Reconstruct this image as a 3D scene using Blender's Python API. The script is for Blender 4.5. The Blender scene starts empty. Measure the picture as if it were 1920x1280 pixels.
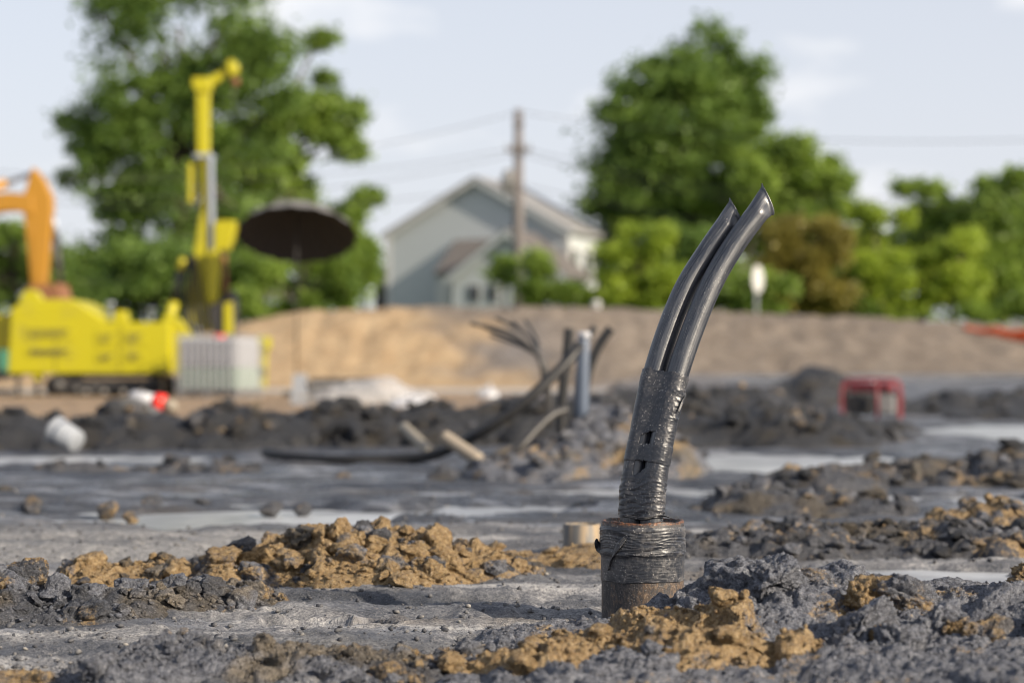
import bpy, bmesh, math, random
import numpy as np
from mathutils import Vector, Matrix

R = math.radians
random.seed(7); rng = np.random.default_rng(7)
scene = bpy.context.scene
COL = scene.collection

# ------------------------------------------------------------------ camera
CAM_H = 0.46
FPX = 1920 * 70 / 36.0          # focal length in photo pixels
HOR = 685.0                     # horizon row of the photograph
cam_d = bpy.data.cameras.new("camera"); cam = bpy.data.objects.new("camera", cam_d); COL.objects.link(cam)
cam.location = (0, 0, CAM_H); cam.rotation_euler = (R(90) + math.atan((HOR - 640) / FPX), 0, 0)
cam_d.lens = 70; cam_d.sensor_width = 36; cam_d.clip_start = 0.05; cam_d.clip_end = 5000
cam_d.dof.use_dof = True; cam_d.dof.focus_distance = 3.57; cam_d.dof.aperture_fstop = 3.0
scene.camera = cam

# ------------------------------------------------------------------ light and sky
SUN_AZ = R(57)      # measured from straight behind the camera towards the right
SUN_EL = R(25)
sdir = Vector((math.sin(SUN_AZ) * math.cos(SUN_EL), -math.cos(SUN_AZ) * math.cos(SUN_EL), math.sin(SUN_EL)))
sl = bpy.data.lights.new("sun", 'SUN'); sl.energy = 5.0; sl.angle = R(0.6); sl.color = (1.0, 0.87, 0.70)
sun = bpy.data.objects.new("sun", sl); COL.objects.link(sun)
sun.rotation_euler = sdir.to_track_quat('Z', 'Y').to_euler()
world = bpy.data.worlds.new("World"); scene.world = world; world.use_nodes = True
wn = world.node_tree; wn.nodes.clear()
def wnode(t, **k):
    n = wn.nodes.new(t)
    for a, b in k.items(): setattr(n, a, b)
    return n
w_out = wnode('ShaderNodeOutputWorld'); w_bg = wnode('ShaderNodeBackground'); w_bg.inputs[1].default_value = 0.1
w_sky = wnode('ShaderNodeTexSky'); w_sky.sky_type = 'NISHITA'; w_sky.sun_disc = False
w_sky.sun_elevation = SUN_EL; w_sky.sun_rotation = math.atan2(sdir.x, sdir.y)
w_sky.dust_density = 2.5; w_sky.air_density = 1.0; w_sky.altitude = 100
w_haze = wnode('ShaderNodeMix', data_type='RGBA'); w_haze.inputs[0].default_value = 0.72
w_haze.inputs[7].default_value = (5.5, 5.6, 6.1, 1)
wn.links.new(w_sky.outputs[0], w_haze.inputs[6])
w_sep = wnode('ShaderNodeSeparateXYZ'); w_mr = wnode('ShaderNodeMapRange'); w_tc0 = wnode('ShaderNodeTexCoord')
w_mr.inputs['From Min'].default_value = 0.0; w_mr.inputs['From Max'].default_value = 0.9; w_mr.inputs['To Min'].default_value = 0.86; w_mr.inputs['To Max'].default_value = 0.12
wn.links.new(w_tc0.outputs['Generated'], w_sep.inputs[0]); wn.links.new(w_sep.outputs[2], w_mr.inputs['Value']); wn.links.new(w_mr.outputs[0], w_haze.inputs[0])
w_tc = wnode('ShaderNodeTexCoord'); w_map = wnode('ShaderNodeMapping'); w_map.inputs['Scale'].default_value = (5.5, 5.5, 17)
w_map.inputs['Location'].default_value = (2.3, 0.7, 4.1)
w_ns = wnode('ShaderNodeTexNoise'); w_ns.inputs['Scale'].default_value = 1.5; w_ns.inputs['Detail'].default_value = 5; w_ns.inputs['Roughness'].default_value = 0.5
w_rp = wnode('ShaderNodeValToRGB'); w_rp.color_ramp.elements[0].position = 0.53; w_rp.color_ramp.elements[1].position = 0.68
w_rp.color_ramp.elements[1].color = (0.75, 0.75, 0.75, 1)
w_cl = wnode('ShaderNodeMix', data_type='RGBA'); w_cl.inputs[7].default_value = (6.75, 6.75, 6.85, 1)
wn.links.new(w_tc.outputs['Generated'], w_map.inputs['Vector']); wn.links.new(w_map.outputs[0], w_ns.inputs['Vector'])
wn.links.new(w_ns.outputs['Fac'], w_rp.inputs[0]); wn.links.new(w_rp.outputs[0], w_cl.inputs[0])
wn.links.new(w_haze.outputs[2], w_cl.inputs[6]); wn.links.new(w_cl.outputs[2], w_bg.inputs[0]); wn.links.new(w_bg.outputs[0], w_out.inputs[0])

vs = scene.view_settings; vs.view_transform = 'Standard'; vs.look = 'None'; vs.exposure = 0.62; vs.gamma = 1.0; vs.use_curve_mapping = False
scene.cycles.use_denoising = True; scene.cycles.filter_width = 1.0
scene.cycles.max_bounces = 6; scene.cycles.transparent_max_bounces = 8; scene.cycles.caustics_reflective = False; scene.cycles.caustics_refractive = False

# ------------------------------------------------------------------ helpers
def PX(px, D): return (px - 960) / FPX * D
def PZ(py, D): return CAM_H - (py - HOR) / FPX * D
def P(px, py, D): return Vector((PX(px, D), D, PZ(py, D)))

def tag(o, label=None, cat=None, group=None, kind=None):
    if label: o['label'] = label
    if cat: o['category'] = cat
    if group: o['group'] = group
    if kind: o['kind'] = kind
    return o

def link(name, me, mat=None, parent=None, smooth=False):
    o = bpy.data.objects.new(name, me); COL.objects.link(o)
    if mat is not None: me.materials.append(mat)
    if smooth:
        me.polygons.foreach_set('use_smooth', np.ones(len(me.polygons), dtype=bool))
    if parent is not None: o.parent = parent
    return o

def empty(name, loc, rz=0, label=None, cat=None, group=None):
    o = bpy.data.objects.new(name, None); COL.objects.link(o)
    o.location = loc; o.rotation_euler = (0, 0, rz); o.empty_display_size = 0.1
    return tag(o, label, cat, group)

def np_mesh(name, V, F):
    """V (n,3), F (m,k) with k constant"""
    V = np.asarray(V, dtype=np.float32); F = np.asarray(F, dtype=np.int32)
    me = bpy.data.meshes.new(name); n, m, k = len(V), len(F), F.shape[1]
    me.vertices.add(n); me.vertices.foreach_set('co', V.ravel())
    me.loops.add(m * k); me.loops.foreach_set('vertex_index', F.ravel())
    me.polygons.add(m); me.polygons.foreach_set('loop_start', np.arange(0, m * k, k, dtype=np.int32))
    me.update(calc_edges=True); me.validate(); return me

def grid_faces(nr, nc, wrap=False):
    r = np.arange(nr - 1)[:, None]; c = np.arange(nc if wrap else nc - 1)[None, :]; c2 = (c + 1) % nc
    return np.stack([(r * nc + c), (r * nc + c2), ((r + 1) * nc + c2), ((r + 1) * nc + c)], -1).reshape(-1, 4)

class MB:
    """collects shapes into one mesh"""
    def __init__(s): s.v = []; s.f = []
    def add(s, vs_, fs): b = len(s.v); s.v += [tuple(v) for v in vs_]; s.f += [tuple(i + b for i in f) for f in fs]; return s
    def box(s, x0, x1, y0, y1, z0, z1, bev=0.0):
        if bev <= 0:
            v = [(x, y, z) for x in (x0, x1) for y in (y0, y1) for z in (z0, z1)]
            return s.add(v, [(0, 1, 3, 2), (4, 6, 7, 5), (0, 4, 5, 1), (2, 3, 7, 6), (0, 2, 6, 4), (1, 5, 7, 3)])
        bm = bmesh.new(); bmesh.ops.create_cube(bm, size=1)
        for v in bm.verts: v.co = Vector(((x0 + x1) / 2 + v.co.x * (x1 - x0), (y0 + y1) / 2 + v.co.y * (y1 - y0), (z0 + z1) / 2 + v.co.z * (z1 - z0)))
        bmesh.ops.bevel(bm, geom=list(bm.edges), offset=bev, segments=2, affect='EDGES', profile=0.6)
        bm.verts.ensure_lookup_table(); bm.verts.index_update()
        s.add([v.co for v in bm.verts], [[v.index for v in f.verts] for f in bm.faces]); bm.free(); return s
    def prism(s, prof, y0, y1):
        """profile in x,z extruded along y"""
        n = len(prof); v = [(x, y0, z) for x, z in prof] + [(x, y1, z) for x, z in prof]
        f = [tuple(range(n)), tuple(range(2 * n - 1, n - 1, -1))] + [(i, i + n, (i + 1) % n + n, (i + 1) % n) for i in range(n)]
        return s.add(v, f)
    def prismx(s, prof, x0, x1):
        n = len(prof); v = [(x0, y, z) for y, z in prof] + [(x1, y, z) for y, z in prof]
        f = [tuple(range(n - 1, -1, -1)), tuple(range(n, 2 * n))] + [(i, (i + 1) % n, (i + 1) % n + n, i + n) for i in range(n)]
        return s.add(v, f)
    def tube(s, pts, r, n=10, caps=True):
        pts = [Vector(p) for p in pts]; m = len(pts); rr = r if hasattr(r, '__len__') else [r] * m
        rings = []; prev = None
        for i, p in enumerate(pts):
            t = (pts[min(i + 1, m - 1)] - pts[max(i - 1, 0)]).normalized()
            if prev is None:
                a = Vector((0, 0, 1)) if abs(t.z) < 0.9 else Vector((1, 0, 0)); u = t.cross(a).normalized()
            else: u = (prev - t * prev.dot(t)).normalized()
            prev = u; w = t.cross(u)
            rings.append([p + (u * math.cos(2 * math.pi * k / n) + w * math.sin(2 * math.pi * k / n)) * rr[i] for k in range(n)])
        f = [(i * n + k, i * n + (k + 1) % n, (i + 1) * n + (k + 1) % n, (i + 1) * n + k) for i in range(m - 1) for k in range(n)]
        if caps: f += [tuple(range(n - 1, -1, -1)), tuple(range((m - 1) * n, m * n))]
        return s.add([v for r_ in rings for v in r_], f)
    def build(s, name, mat, parent=None, smooth=False):
        me = bpy.data.meshes.new(name); me.from_pydata(s.v, [], s.f); me.update()
        bm = bmesh.new(); bm.from_mesh(me); bmesh.ops.recalc_face_normals(bm, faces=bm.faces); bm.to_mesh(me); bm.free()
        return link(name, me, mat, parent, smooth)

def catmull(pts, k=10):
    pts = [np.array(p, float) for p in pts]; pts = [2 * pts[0] - pts[1]] + pts + [2 * pts[-1] - pts[-2]]; out = []
    for i in range(1, len(pts) - 2):
        a, b, c, d = pts[i - 1:i + 3]
        for t in np.linspace(0, 1, k, endpoint=False):
            out.append(0.5 * (2 * b + (c - a) * t + (2 * a - 5 * b + 4 * c - d) * t * t + (3 * b - a - 3 * c + d) * t ** 3))
    out.append(pts[-2]); return [Vector(p) for p in out]

# --- numpy noise
def _h(ix, iy, iz, s):
    h = (ix.astype(np.int64) * 374761393 + iy.astype(np.int64) * 668265263 + iz.astype(np.int64) * 2147483647 + s * 974711) & 0xffffffff
    h = ((h ^ (h >> 13)) * 1274126177) & 0xffffffff; h = ((h ^ (h >> 16)) * 2246822519) & 0xffffffff
    return ((h ^ (h >> 15)) & 0xffffff) / float(0x1000000)
def noise3(x, y, z, s=0):
    """value-gradient noise, about -1..1"""
    x = np.asarray(x, float); y = np.asarray(y, float); z = np.asarray(z, float) + 0 * x
    ix, iy, iz = np.floor(x), np.floor(y), np.floor(z); fx, fy, fz = x - ix, y - iy, z - iz
    ux, uy, uz = [f * f * f * (f * (f * 6 - 15) + 10) for f in (fx, fy, fz)]
    out = 0
    for dx in (0, 1):
        for dy in (0, 1):
            for dz in (0, 1):
                hh = _h(ix + dx, iy + dy, iz + dz, s); th = hh * 6.2831853; ph = (hh * 7919.0) % 1.0 * 2 - 1
                q = np.sqrt(1 - ph * ph)
                g = np.cos(th) * q * (fx - dx) + np.sin(th) * q * (fy - dy) + ph * (fz - dz)
                out = out + g * (ux if dx else 1 - ux) * (uy if dy else 1 - uy) * (uz if dz else 1 - uz)
    return out * 1.5
def noise2(x, y, s=0):
    x = np.asarray(x, float); y = np.asarray(y, float)
    ix, iy = np.floor(x), np.floor(y); fx, fy = x - ix, y - iy
    ux, uy = [f * f * f * (f * (f * 6 - 15) + 10) for f in (fx, fy)]; zz = np.zeros_like(ix); out = 0
    for dx in (0, 1):
        for dy in (0, 1):
            th = _h(ix + dx, iy + dy, zz, s) * 6.2831853
            out = out + (np.cos(th) * (fx - dx) + np.sin(th) * (fy - dy)) * (ux if dx else 1 - ux) * (uy if dy else 1 - uy)
    return out * 1.5
def fbm2(x, y, oct=4, s=0, g=0.5):
    o, a, f = 0, 1, 1
    for k in range(oct): o = o + a * noise2(x * f, y * f, s + k); a *= g; f *= 2.03
    return o
def fbm3(x, y, z, oct=4, s=0, g=0.5):
    o, a, f = 0, 1, 1
    for k in range(oct): o = o + a * noise3(x * f, y * f, z * f, s + k); a *= g; f *= 2.03
    return o
def worley2(x, y, s=0):
    """F1, F2, random of the nearest cell"""
    ix, iy = np.floor(x), np.floor(y); f1 = np.full(x.shape, 9.0); f2 = np.full(x.shape, 9.0); rr = np.zeros(x.shape); zz = np.zeros_like(ix)
    for dx in (-1, 0, 1):
        for dy in (-1, 0, 1):
            cx, cy = ix + dx, iy + dy
            d = np.hypot(cx + _h(cx, cy, zz, s) - x, cy + _h(cx, cy, zz, s + 5) - y)
            near = d < f1; f2 = np.where(near, f1, np.minimum(f2, d)); rr = np.where(near, _h(cx, cy, zz, s + 9), rr); f1 = np.where(near, d, f1)
    return f1, f2, rr
def facets(x, y, s=0, tilt=0.9):
    """broken clods: every cell has its own height and tilt, cracks between"""
    ix, iy = np.floor(x), np.floor(y); f1 = np.full(x.shape, 9.0); f2 = np.full(x.shape, 9.0); best = np.zeros(x.shape); zz = np.zeros_like(ix)
    for dx in (-1, 0, 1):
        for dy in (-1, 0, 1):
            cx, cy = ix + dx, iy + dy; ox = cx + _h(cx, cy, zz, s) - x; oy = cy + _h(cx, cy, zz, s + 5) - y; d = np.hypot(ox, oy)
            hgt = _h(cx, cy, zz, s + 9) + tilt * (ox * (_h(cx, cy, zz, s + 11) - .5) + oy * (_h(cx, cy, zz, s + 13) - .5)) * 2
            near = d < f1; f2 = np.where(near, f1, np.minimum(f2, d)); best = np.where(near, hgt, best); f1 = np.where(near, d, f1)
    crack = smooth(0.0, 0.16, f2 - f1)
    return best * crack - 0.35 * (1 - crack) - 0.55 * f1 ** 2
def sat(a): return np.clip(a, 0, 1)
def smooth(a, b, x): t = sat((x - a) / (b - a)); return t * t * (3 - 2 * t)

# ------------------------------------------------------------------ material helpers
class NT:
    def __init__(s, name):
        s.m = bpy.data.materials.new(name); s.m.use_nodes = True; s.t = s.m.node_tree; s.b = s.t.nodes['Principled BSDF']
        s._pos = None
    def n(s, typ, **k):
        q = s.t.nodes.new(typ)
        for a, b in k.items(): setattr(q, a, b)
        return q
    def put(s, sock, v):
        if isinstance(v, bpy.types.NodeSocket): s.t.links.new(v, sock)
        elif isinstance(v, (tuple, list)) and len(v) == 3 and sock.type == 'RGBA': sock.default_value = (*v, 1)
        else: sock.default_value = v
    def pos(s):
        if s._pos is None: s._pos = s.n('ShaderNodeNewGeometry').outputs['Position']
        return s._pos
    def obj(s): return s.n('ShaderNodeTexCoord').outputs['Object']
    def mapping(s, vec, scale=(1, 1, 1), rot=(0, 0, 0)):
        q = s.n('ShaderNodeMapping'); s.put(q.inputs['Vector'], vec); q.inputs['Scale'].default_value = scale; q.inputs['Rotation'].default_value = rot; return q.outputs[0]
    def noise(s, scale, detail=4, rough=0.55, vec=None, dist=0.0):
        q = s.n('ShaderNodeTexNoise'); s.put(q.inputs['Vector'], vec or s.pos()); q.inputs['Scale'].default_value = scale
        q.inputs['Detail'].default_value = detail; q.inputs['Roughness'].default_value = rough; q.inputs['Distortion'].default_value = dist; return q.outputs['Fac']
    def voro(s, scale, vec=None, feature='F1', out='Distance'):
        q = s.n('ShaderNodeTexVoronoi', feature=feature); s.put(q.inputs['Vector'], vec or s.pos()); q.inputs['Scale'].default_value = scale; return q.outputs[out]
    def attr(s, name): return s.n('ShaderNodeAttribute', attribute_name=name).outputs['Fac']
    def math(s, op, a, b=0.0, clamp=False):
        q = s.n('ShaderNodeMath', operation=op, use_clamp=clamp); s.put(q.inputs[0], a); s.put(q.inputs[1], b); return q.outputs[0]
    def step(s, v, a, b):
        q = s.n('ShaderNodeMapRange', interpolation_type='SMOOTHSTEP'); s.put(q.inputs['Value'], v); q.inputs['From Min'].default_value = a; q.inputs['From Max'].default_value = b; return q.outputs[0]
    def ramp(s, v, stops):
        q = s.n('ShaderNodeValToRGB'); s.put(q.inputs[0], v); e = q.color_ramp.elements
        while len(e) < len(stops): e.new(0.5)
        for el, (p, c) in zip(e, stops): el.position = p; el.color = (*c, 1) if len(c) == 3 else c
        return q.outputs[0]
    def mix(s, f, a, b):
        q = s.n('ShaderNodeMix', data_type='RGBA'); s.put(q.inputs[0], f); s.put(q.inputs[6], a); s.put(q.inputs[7], b); return q.outputs[2]
    def bump(s, h, dist, strength=1.0, normal=None):
        q = s.n('ShaderNodeBump'); s.put(q.inputs['Height'], h); q.inputs['Distance'].default_value = dist; q.inputs['Strength'].default_value = strength
        if normal is not None: s.put(q.inputs['Normal'], normal)
        return q.outputs[0]
    def set(s, **k):
        names = dict(color='Base Color', rough='Roughness', metal='Metallic', spec='Specular IOR Level', normal='Normal', trans='Transmission Weight', coat='Coat Weight', alpha='Alpha', sheen='Sheen Weight')
        for a, b in k.items(): s.put(s.b.inputs[names[a]], b)
        return s.m

def soil(name, bias, wetness=0.0, dark=1.0, patch=7.0, brown=True):
    """clay soil: blue-grey to ochre; bias 0 = all grey, 1 = all ochre"""
    q = NT(name); n1 = q.noise(patch, 5, 0.6); n2 = q.noise(75, 5, 0.7); n25 = q.noise(200, 4, 0.75); n3 = q.noise(420, 3, 0.7); n4 = q.noise(4.5, 3)
    m = q.math('ADD', q.math('MULTIPLY', n1, 0.68), q.math('MULTIPLY', n2, 0.32))
    c = 0.70 - 0.40 * bias
    mask = q.step(m, c - 0.045, c + 0.045)
    t = q.math('ADD', q.math('MULTIPLY', n2, 0.45), q.math('MULTIPLY', n25, 0.55))
    k = lambda *v: tuple(x * dark * 1.35 for x in v)
    g = q.ramp(t, [(0.32, k(0.014, 0.016, 0.022)), (0.46, k(0.080, 0.086, 0.106)), (0.57, k(0.175, 0.184, 0.212)), (0.68, k(0.38, 0.385, 0.405))])
    br = q.ramp(t, [(0.32, k(0.026, 0.021, 0.017)), (0.48, k(0.12, 0.10, 0.075)), (0.58, k(0.21, 0.18, 0.14)), (0.70, k(0.36, 0.31, 0.25))])
    brownish = q.mix(q.step(n4, 0.50, 0.62), g, br) if brown else g
    o = q.ramp(t, [(0.30, (0.075, 0.045, 0.020)), (0.45, (0.30, 0.19, 0.080)), (0.56, (0.47, 0.33, 0.165)), (0.70, (0.66, 0.53, 0.34))])
    col = q.mix(mask, brownish, o)
    grain = q.step(n3, 0.57, 0.67)
    col = q.mix(q.math('MULTIPLY', grain, 0.6 * min(1, dark * 1.2)), col, (0.50, 0.50, 0.51))
    dk = q.step(n3, 0.43, 0.34); col = q.mix(q.math('MULTIPLY', dk, 0.7), col, (0.014, 0.013, 0.015))
    rough = q.math('ADD', q.math('MULTIPLY', n3, 0.7), 0.22 - wetness)
    b = q.bump(n2, 0.014, 0.8); b = q.bump(n25, 0.010, 1.0, b); b = q.bump(n3, 0.005, 1.0, b)
    return q.set(color=col, rough=rough, spec=0.5, normal=b)

def paint(name, col, rough=0.4, dirt=0.35, metal=0.0, scale=3.0):
    q = NT(name); n = q.noise(scale, 6, 0.65); n2 = q.noise(scale * 9, 4)
    d = q.math('MULTIPLY', q.step(q.math('ADD', q.math('MULTIPLY', n, .7), q.math('MULTIPLY', n2, .3)), 0.50, 0.72), dirt)
    c = q.mix(d, col, tuple(0.35 * v + 0.05 for v in col)); r = q.math('ADD', q.math('MULTIPLY', d, 0.6), rough)
    return q.set(color=c, rough=r, metal=metal, normal=q.bump(n2, 0.004, 0.3))

def leafmat(name, c0, c1):
    q = NT(name); n = q.noise(0.55, 4); r = q.attr('rnd')
    f = q.math('ADD', q.math('MULTIPLY', q.step(n, 0.3, 0.7), 0.65), q.math('MULTIPLY', r, 0.45), True)
    c = q.mix(f, c0, c1); q.set(color=c, rough=0.5, spec=0.35)
    tr = q.n('ShaderNodeBsdfTranslucent'); q.put(tr.inputs[0], q.mix(0.5, c, tuple(v * 1.5 for v in c1)))
    ms = q.n('ShaderNodeMixShader'); ms.inputs[0].default_value = 0.4
    q.t.links.new(q.b.outputs[0], ms.inputs[1]); q.t.links.new(tr.outputs[0], ms.inputs[2])
    q.t.links.new(ms.outputs[0], q.t.nodes['Material Output'].inputs['Surface']); return q.m

M = {}
M['grey_soil'] = soil('grey_soil', 0.0)
M['clay'] = soil('pale_blue_grey_clay', -0.05, 0.0, 1.2, 7.0, False)
M['clay_ochre'] = soil('blue_grey_clay_with_ochre', 0.30, 0.0, 1.1, 7.0, False)
M['grey_ochre'] = soil('grey_ochre_soil', 0.34)
M['mixed'] = soil('mixed_soil', 0.50)
M['ochre'] = soil('ochre_soil', 0.68)
M['ochre2'] = soil('ochre_bright_soil', 0.95)
M['dark_soil'] = soil('dark_wet_soil', 0.04, 0.10, 0.17)
M['brown_soil'] = soil('brown_soil', 0.30, 0.02, 0.5)
M['yellow'] = paint('yellow_paint', (0.40, 0.36, 0.004), 0.42, 0.6)
M['orange'] = paint('orange_paint', (0.38, 0.185, 0.014), 0.45, 0.4)
M['steel'] = paint('bluish_steel', (0.42, 0.46, 0.52), 0.35, 0.3, 0.6)
M['dark_metal'] = paint('dark_metal', (0.035, 0.033, 0.032), 0.5, 0.3)
M['black_rubber'] = paint('black_rubber', (0.010, 0.010, 0.011), 0.5, 0.4)
M['rusty'] = paint('rusty_steel', (0.20, 0.085, 0.035), 0.7, 0.5)
M['white_plastic'] = paint('white_plastic', (0.42, 0.43, 0.46), 0.35, 0.4)
M['slab'] = paint('grey_slab', (0.10, 0.10, 0.10), 0.8, 0.4)
M['bucket'] = paint('bucket_plastic', (0.27, 0.29, 0.32), 0.4, 0.5, 0, 12)  # grey-blue base puts the shade on the white bucket into its colour
M['cage'] = paint('galvanised_cage', (0.45, 0.46, 0.48), 0.4, 0.2, 0.4)
M['liquid'] = paint('greenish_tank_wall', (0.34, 0.42, 0.36), 0.3, 0.2)
M['grey_paint'] = paint('grey_paint', (0.20, 0.20, 0.20), 0.6, 0.4)
M['red'] = paint('red_paint', (0.20, 0.028, 0.036), 0.5, 0.3)
M['red_plastic'] = paint('red_plastic', (0.80, 0.03, 0.015), 0.35, 0.1)
M['green'] = paint('green_paint', (0.02, 0.16, 0.10), 0.4, 0.3)
M['wood'] = paint('weathered_wood', (0.27, 0.23, 0.18), 0.75, 0.5)
M['pole_wood'] = paint('pole_wood', (0.15, 0.135, 0.13), 0.8, 0.5)
M['glass'] = paint('dark_glass', (0.03, 0.035, 0.04), 0.08, 0.0)
M['siding'] = paint('pale_grey_siding', (0.43, 0.46, 0.475), 0.6, 0.12, 0, 0.6)
M['trim'] = paint('white_trim', (0.50, 0.50, 0.49), 0.5, 0.15)
M['roof'] = paint('grey_brown_shingle', (0.115, 0.105, 0.10), 0.85, 0.4)
M['roof_light'] = paint('worn_grey_shingle', (0.24, 0.24, 0.245), 0.7, 0.4)
M['concrete'] = paint('pale_concrete', (0.34, 0.335, 0.33), 0.8, 0.4)
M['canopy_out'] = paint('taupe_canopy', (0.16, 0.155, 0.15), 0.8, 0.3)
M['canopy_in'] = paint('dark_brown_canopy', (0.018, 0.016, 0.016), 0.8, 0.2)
M['net'] = paint('orange_net', (0.75, 0.13, 0.03), 0.6, 0.2)
M['bark'] = paint('bark', (0.09, 0.07, 0.055), 0.9, 0.4)
M['blue_pipe'] = paint('pale_blue_grey_pipe', (0.10, 0.125, 0.17), 0.3, 0.4)
M['beige_pipe'] = paint('beige_pipe', (0.27, 0.24, 0.19), 0.6, 0.5)

# ------------------------------------------------------------------ ground
PUDDLES = [  # cx, cy, rx, ry
    (0.98, 4.33, 0.44, 0.27, 1), (-0.78, 6.15, 0.56, 0.46, 2), (1.38, 9.5, 0.62, 1.0, 3), (3.75, 13.0, 1.05, 2.3, 4),
    (1.52, 6.9, 0.36, 0.34, 5), (0.45, 7.3, 0.50, 0.30, 6), (-0.05, 6.45, 0.30, 0.22, 7), (-2.3, 9.9, 0.9, 0.5, 8),
    (4.9, 38.0, 0.75, 1.6, 9), (9.2, 38.5, 1.0, 1.8, 10), (11.3, 39.5, 0.9, 1.2, 11), (-0.33, 3.56, 0.10, 0.05, 12),(0.0, 3.42, 0.10, 0.035, 13)]
def slope_rise(x, y): return 0.27 * smooth(24, 42, y) * smooth(0.5, 4.0, x)
def pud(x, y):
    d = np.zeros_like(x)
    for cx, cy, rx, ry, s in PUDDLES:
        near = (np.abs(x - cx) < rx * 2) & (np.abs(y - cy) < ry * 2)
        if not near.any(): continue
        xx, yy = x[near], y[near]
        w = 0.45 * fbm2(xx / rx * 1.3, yy / ry * 1.0, 3, 40 + s)
        q = np.hypot((xx - cx) / rx, (yy - cy) / ry) + w
        d[near] = np.maximum(d[near], smooth(1.1, 0.75, q))
    return d
def ground_z(x, y):
    x = np.asarray(x, float); y = np.asarray(y, float)
    near = smooth(60, 20, y)
    z = 0.010 * fbm2(x * 1.1, y * 0.8, 3, 3) * near + slope_rise(x, y)
    z = z + near * 0.010 * fbm2(x * 5 + 3, y * 4, 3, 17)
    for y0, sl_, dp, wd in ((6.75, 0.10, .022, .11), (7.45, 0.13, .022, .12), (8.6, -0.05, .026, .14), (9.7, -0.08, .026, .14), (5.55, 0.2, .012, .07), (3.62, 0.10, .010, .045), (3.95, 0.12, .010, .05)):
        d = (y - y0 - sl_ * x - 0.12 * noise2(x * 0.8, x * 0 + y0, 71)) / wd
        tread = 1 + 0.35 * np.sin(x * 6.28 / (wd * 1.1) + 3 * noise2(x * 2, y * 2, 73))
        z = z + np.where(np.abs(d) < 3, -dp * np.exp(-d * d * 1.4) * tread + 0.5 * dp * np.exp(-(np.abs(d) - 1.5) ** 2 * 3), 0) * near
    p = pud(x, y); rise = slope_rise(x, y)
    return (z - rise) * (1 - 0.9 * p) - (0.040 + 0.05 * smooth(20, 30, y)) * p + rise
us = np.concatenate([-np.geomspace(40, 0.50, 26), np.linspace(-0.46, -0.33, 14), np.arange(-0.325, 0.325, 0.0021), np.linspace(0.33, 0.46, 14), np.geomspace(0.50, 40, 26)])
ys = [-30, -15, -8, -4, -2, -1, 0, 0.8, 1.4, 1.9, 2.2, 2.4]; yv = 2.5
while yv < 46:
    ys.append(yv); yv += max(0.0085, 0.0014 * yv ** 1.75)
ys += [50, 56, 64, 80, 110, 160, 250, 500, 1200]
ys = np.array(ys); S = np.maximum(ys, 2.4)
S = S[:, None]; GX = us[None, :] * S; GY = np.repeat(ys[:, None], len(us), 1)
GZ = ground_z(GX, GY)
inner = (np.abs(us)[None, :] < 0.45) & (GY > 2.3) & (GY < 30)
fine = 0.0012 * fbm2(GX * 22, GY * 20, 3, 31) + 0.0030 * fbm2(GX * 95, GY * 90, 2, 35) * smooth(7, 4.5, GY)
f1, f2, rr = worley2(GX * 26, GY * 26, 3)
fine = fine + 0.006 * np.sqrt(np.clip(1 - (f1 / 0.5) ** 2, 0, 1)) * smooth(0.72, 0.9, rr) * smooth(7.0, 5, GY)
flat = 1 - 0.85 * pud(GX, GY)
wetn = fbm2(GX * 0.55, GY * 0.45, 3, 77)
wet = sat(smooth(5.4, 6.2, GY + 0.5 * wetn) * smooth(12.5, 10.6, GY + 0.6 * wetn) * 0.95 + 0.55 * smooth(0.12, 0.45, fbm2(GX * 1.6, GY * 2.6, 3, 88)) * smooth(16, 9, GY))
wet = np.maximum(wet, 0.8 * smooth(8.5, 10.5, GY + 0.5 * wetn) * smooth(40, 30, GY) * smooth(-0.03, 0.03, GX / S + .03 * wetn))
wet = np.maximum(wet * (0.75 + 0.25 * smooth(-.3, .3, fbm2(GX * 3, GY * 3, 2, 90))), pud(GX, GY))
tan = smooth(12.8, 14.5, GY + 0.8 * fbm2(GX * 0.8, GY * 0.5, 3, 55)) * smooth(0.12, -0.04, GX / S + 0.04 * fbm2(GX * .7, GY * .4, 2, 56))
pale = smooth(4.4, 4.8, GY + 0.2 * fbm2(GX * 3, GY * 3, 3, 61)) * smooth(6.0, 5.2, GY) * smooth(0.0, -0.05, GX / S) + 0.5 * smooth(0.1, 0.5, fbm2(GX * 2.4 + 9, GY * 5, 4, 66)) * smooth(5.5, 4.0, GY)
GZ = GZ + np.where(inner, fine * flat * (1 - 0.5 * wet), 0)
me = np_mesh('ground', np.stack([GX, GY, GZ], -1).reshape(-1, 3), grid_faces(len(ys), len(us)))
for nm, ar in (('wet', wet), ('tan', sat(tan)), ('pale', sat(pale))):
    me.attributes.new(nm, 'FLOAT', 'POINT').data.foreach_set('value', ar.astype(np.float32).ravel())
q = NT('mud_ground'); n1 = q.noise(6, 5, 0.65); n2 = q.noise(48, 5, 0.7); n25 = q.noise(140, 4, 0.7); n3 = q.noise(380, 3, 0.65); nb = q.noise(1.3, 4); ns = q.noise(1, 5, 0.62, q.mapping(q.pos(), (1.5, 6.0, 1)))
wet_a = q.attr('wet'); tan_a = q.attr('tan'); pale_a = q.attr('pale')
mm = q.math('ADD', q.math('MULTIPLY', n1, .2), q.math('ADD', q.math('MULTIPLY', n25, .3), q.math('MULTIPLY', ns, .5)))
g = q.ramp(mm, [(0.40, (0.030, 0.034, 0.044)), (0.48, (0.085, 0.091, 0.108)), (0.54, (0.20, 0.20, 0.21)), (0.60, (0.46, 0.45, 0.44))])
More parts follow.
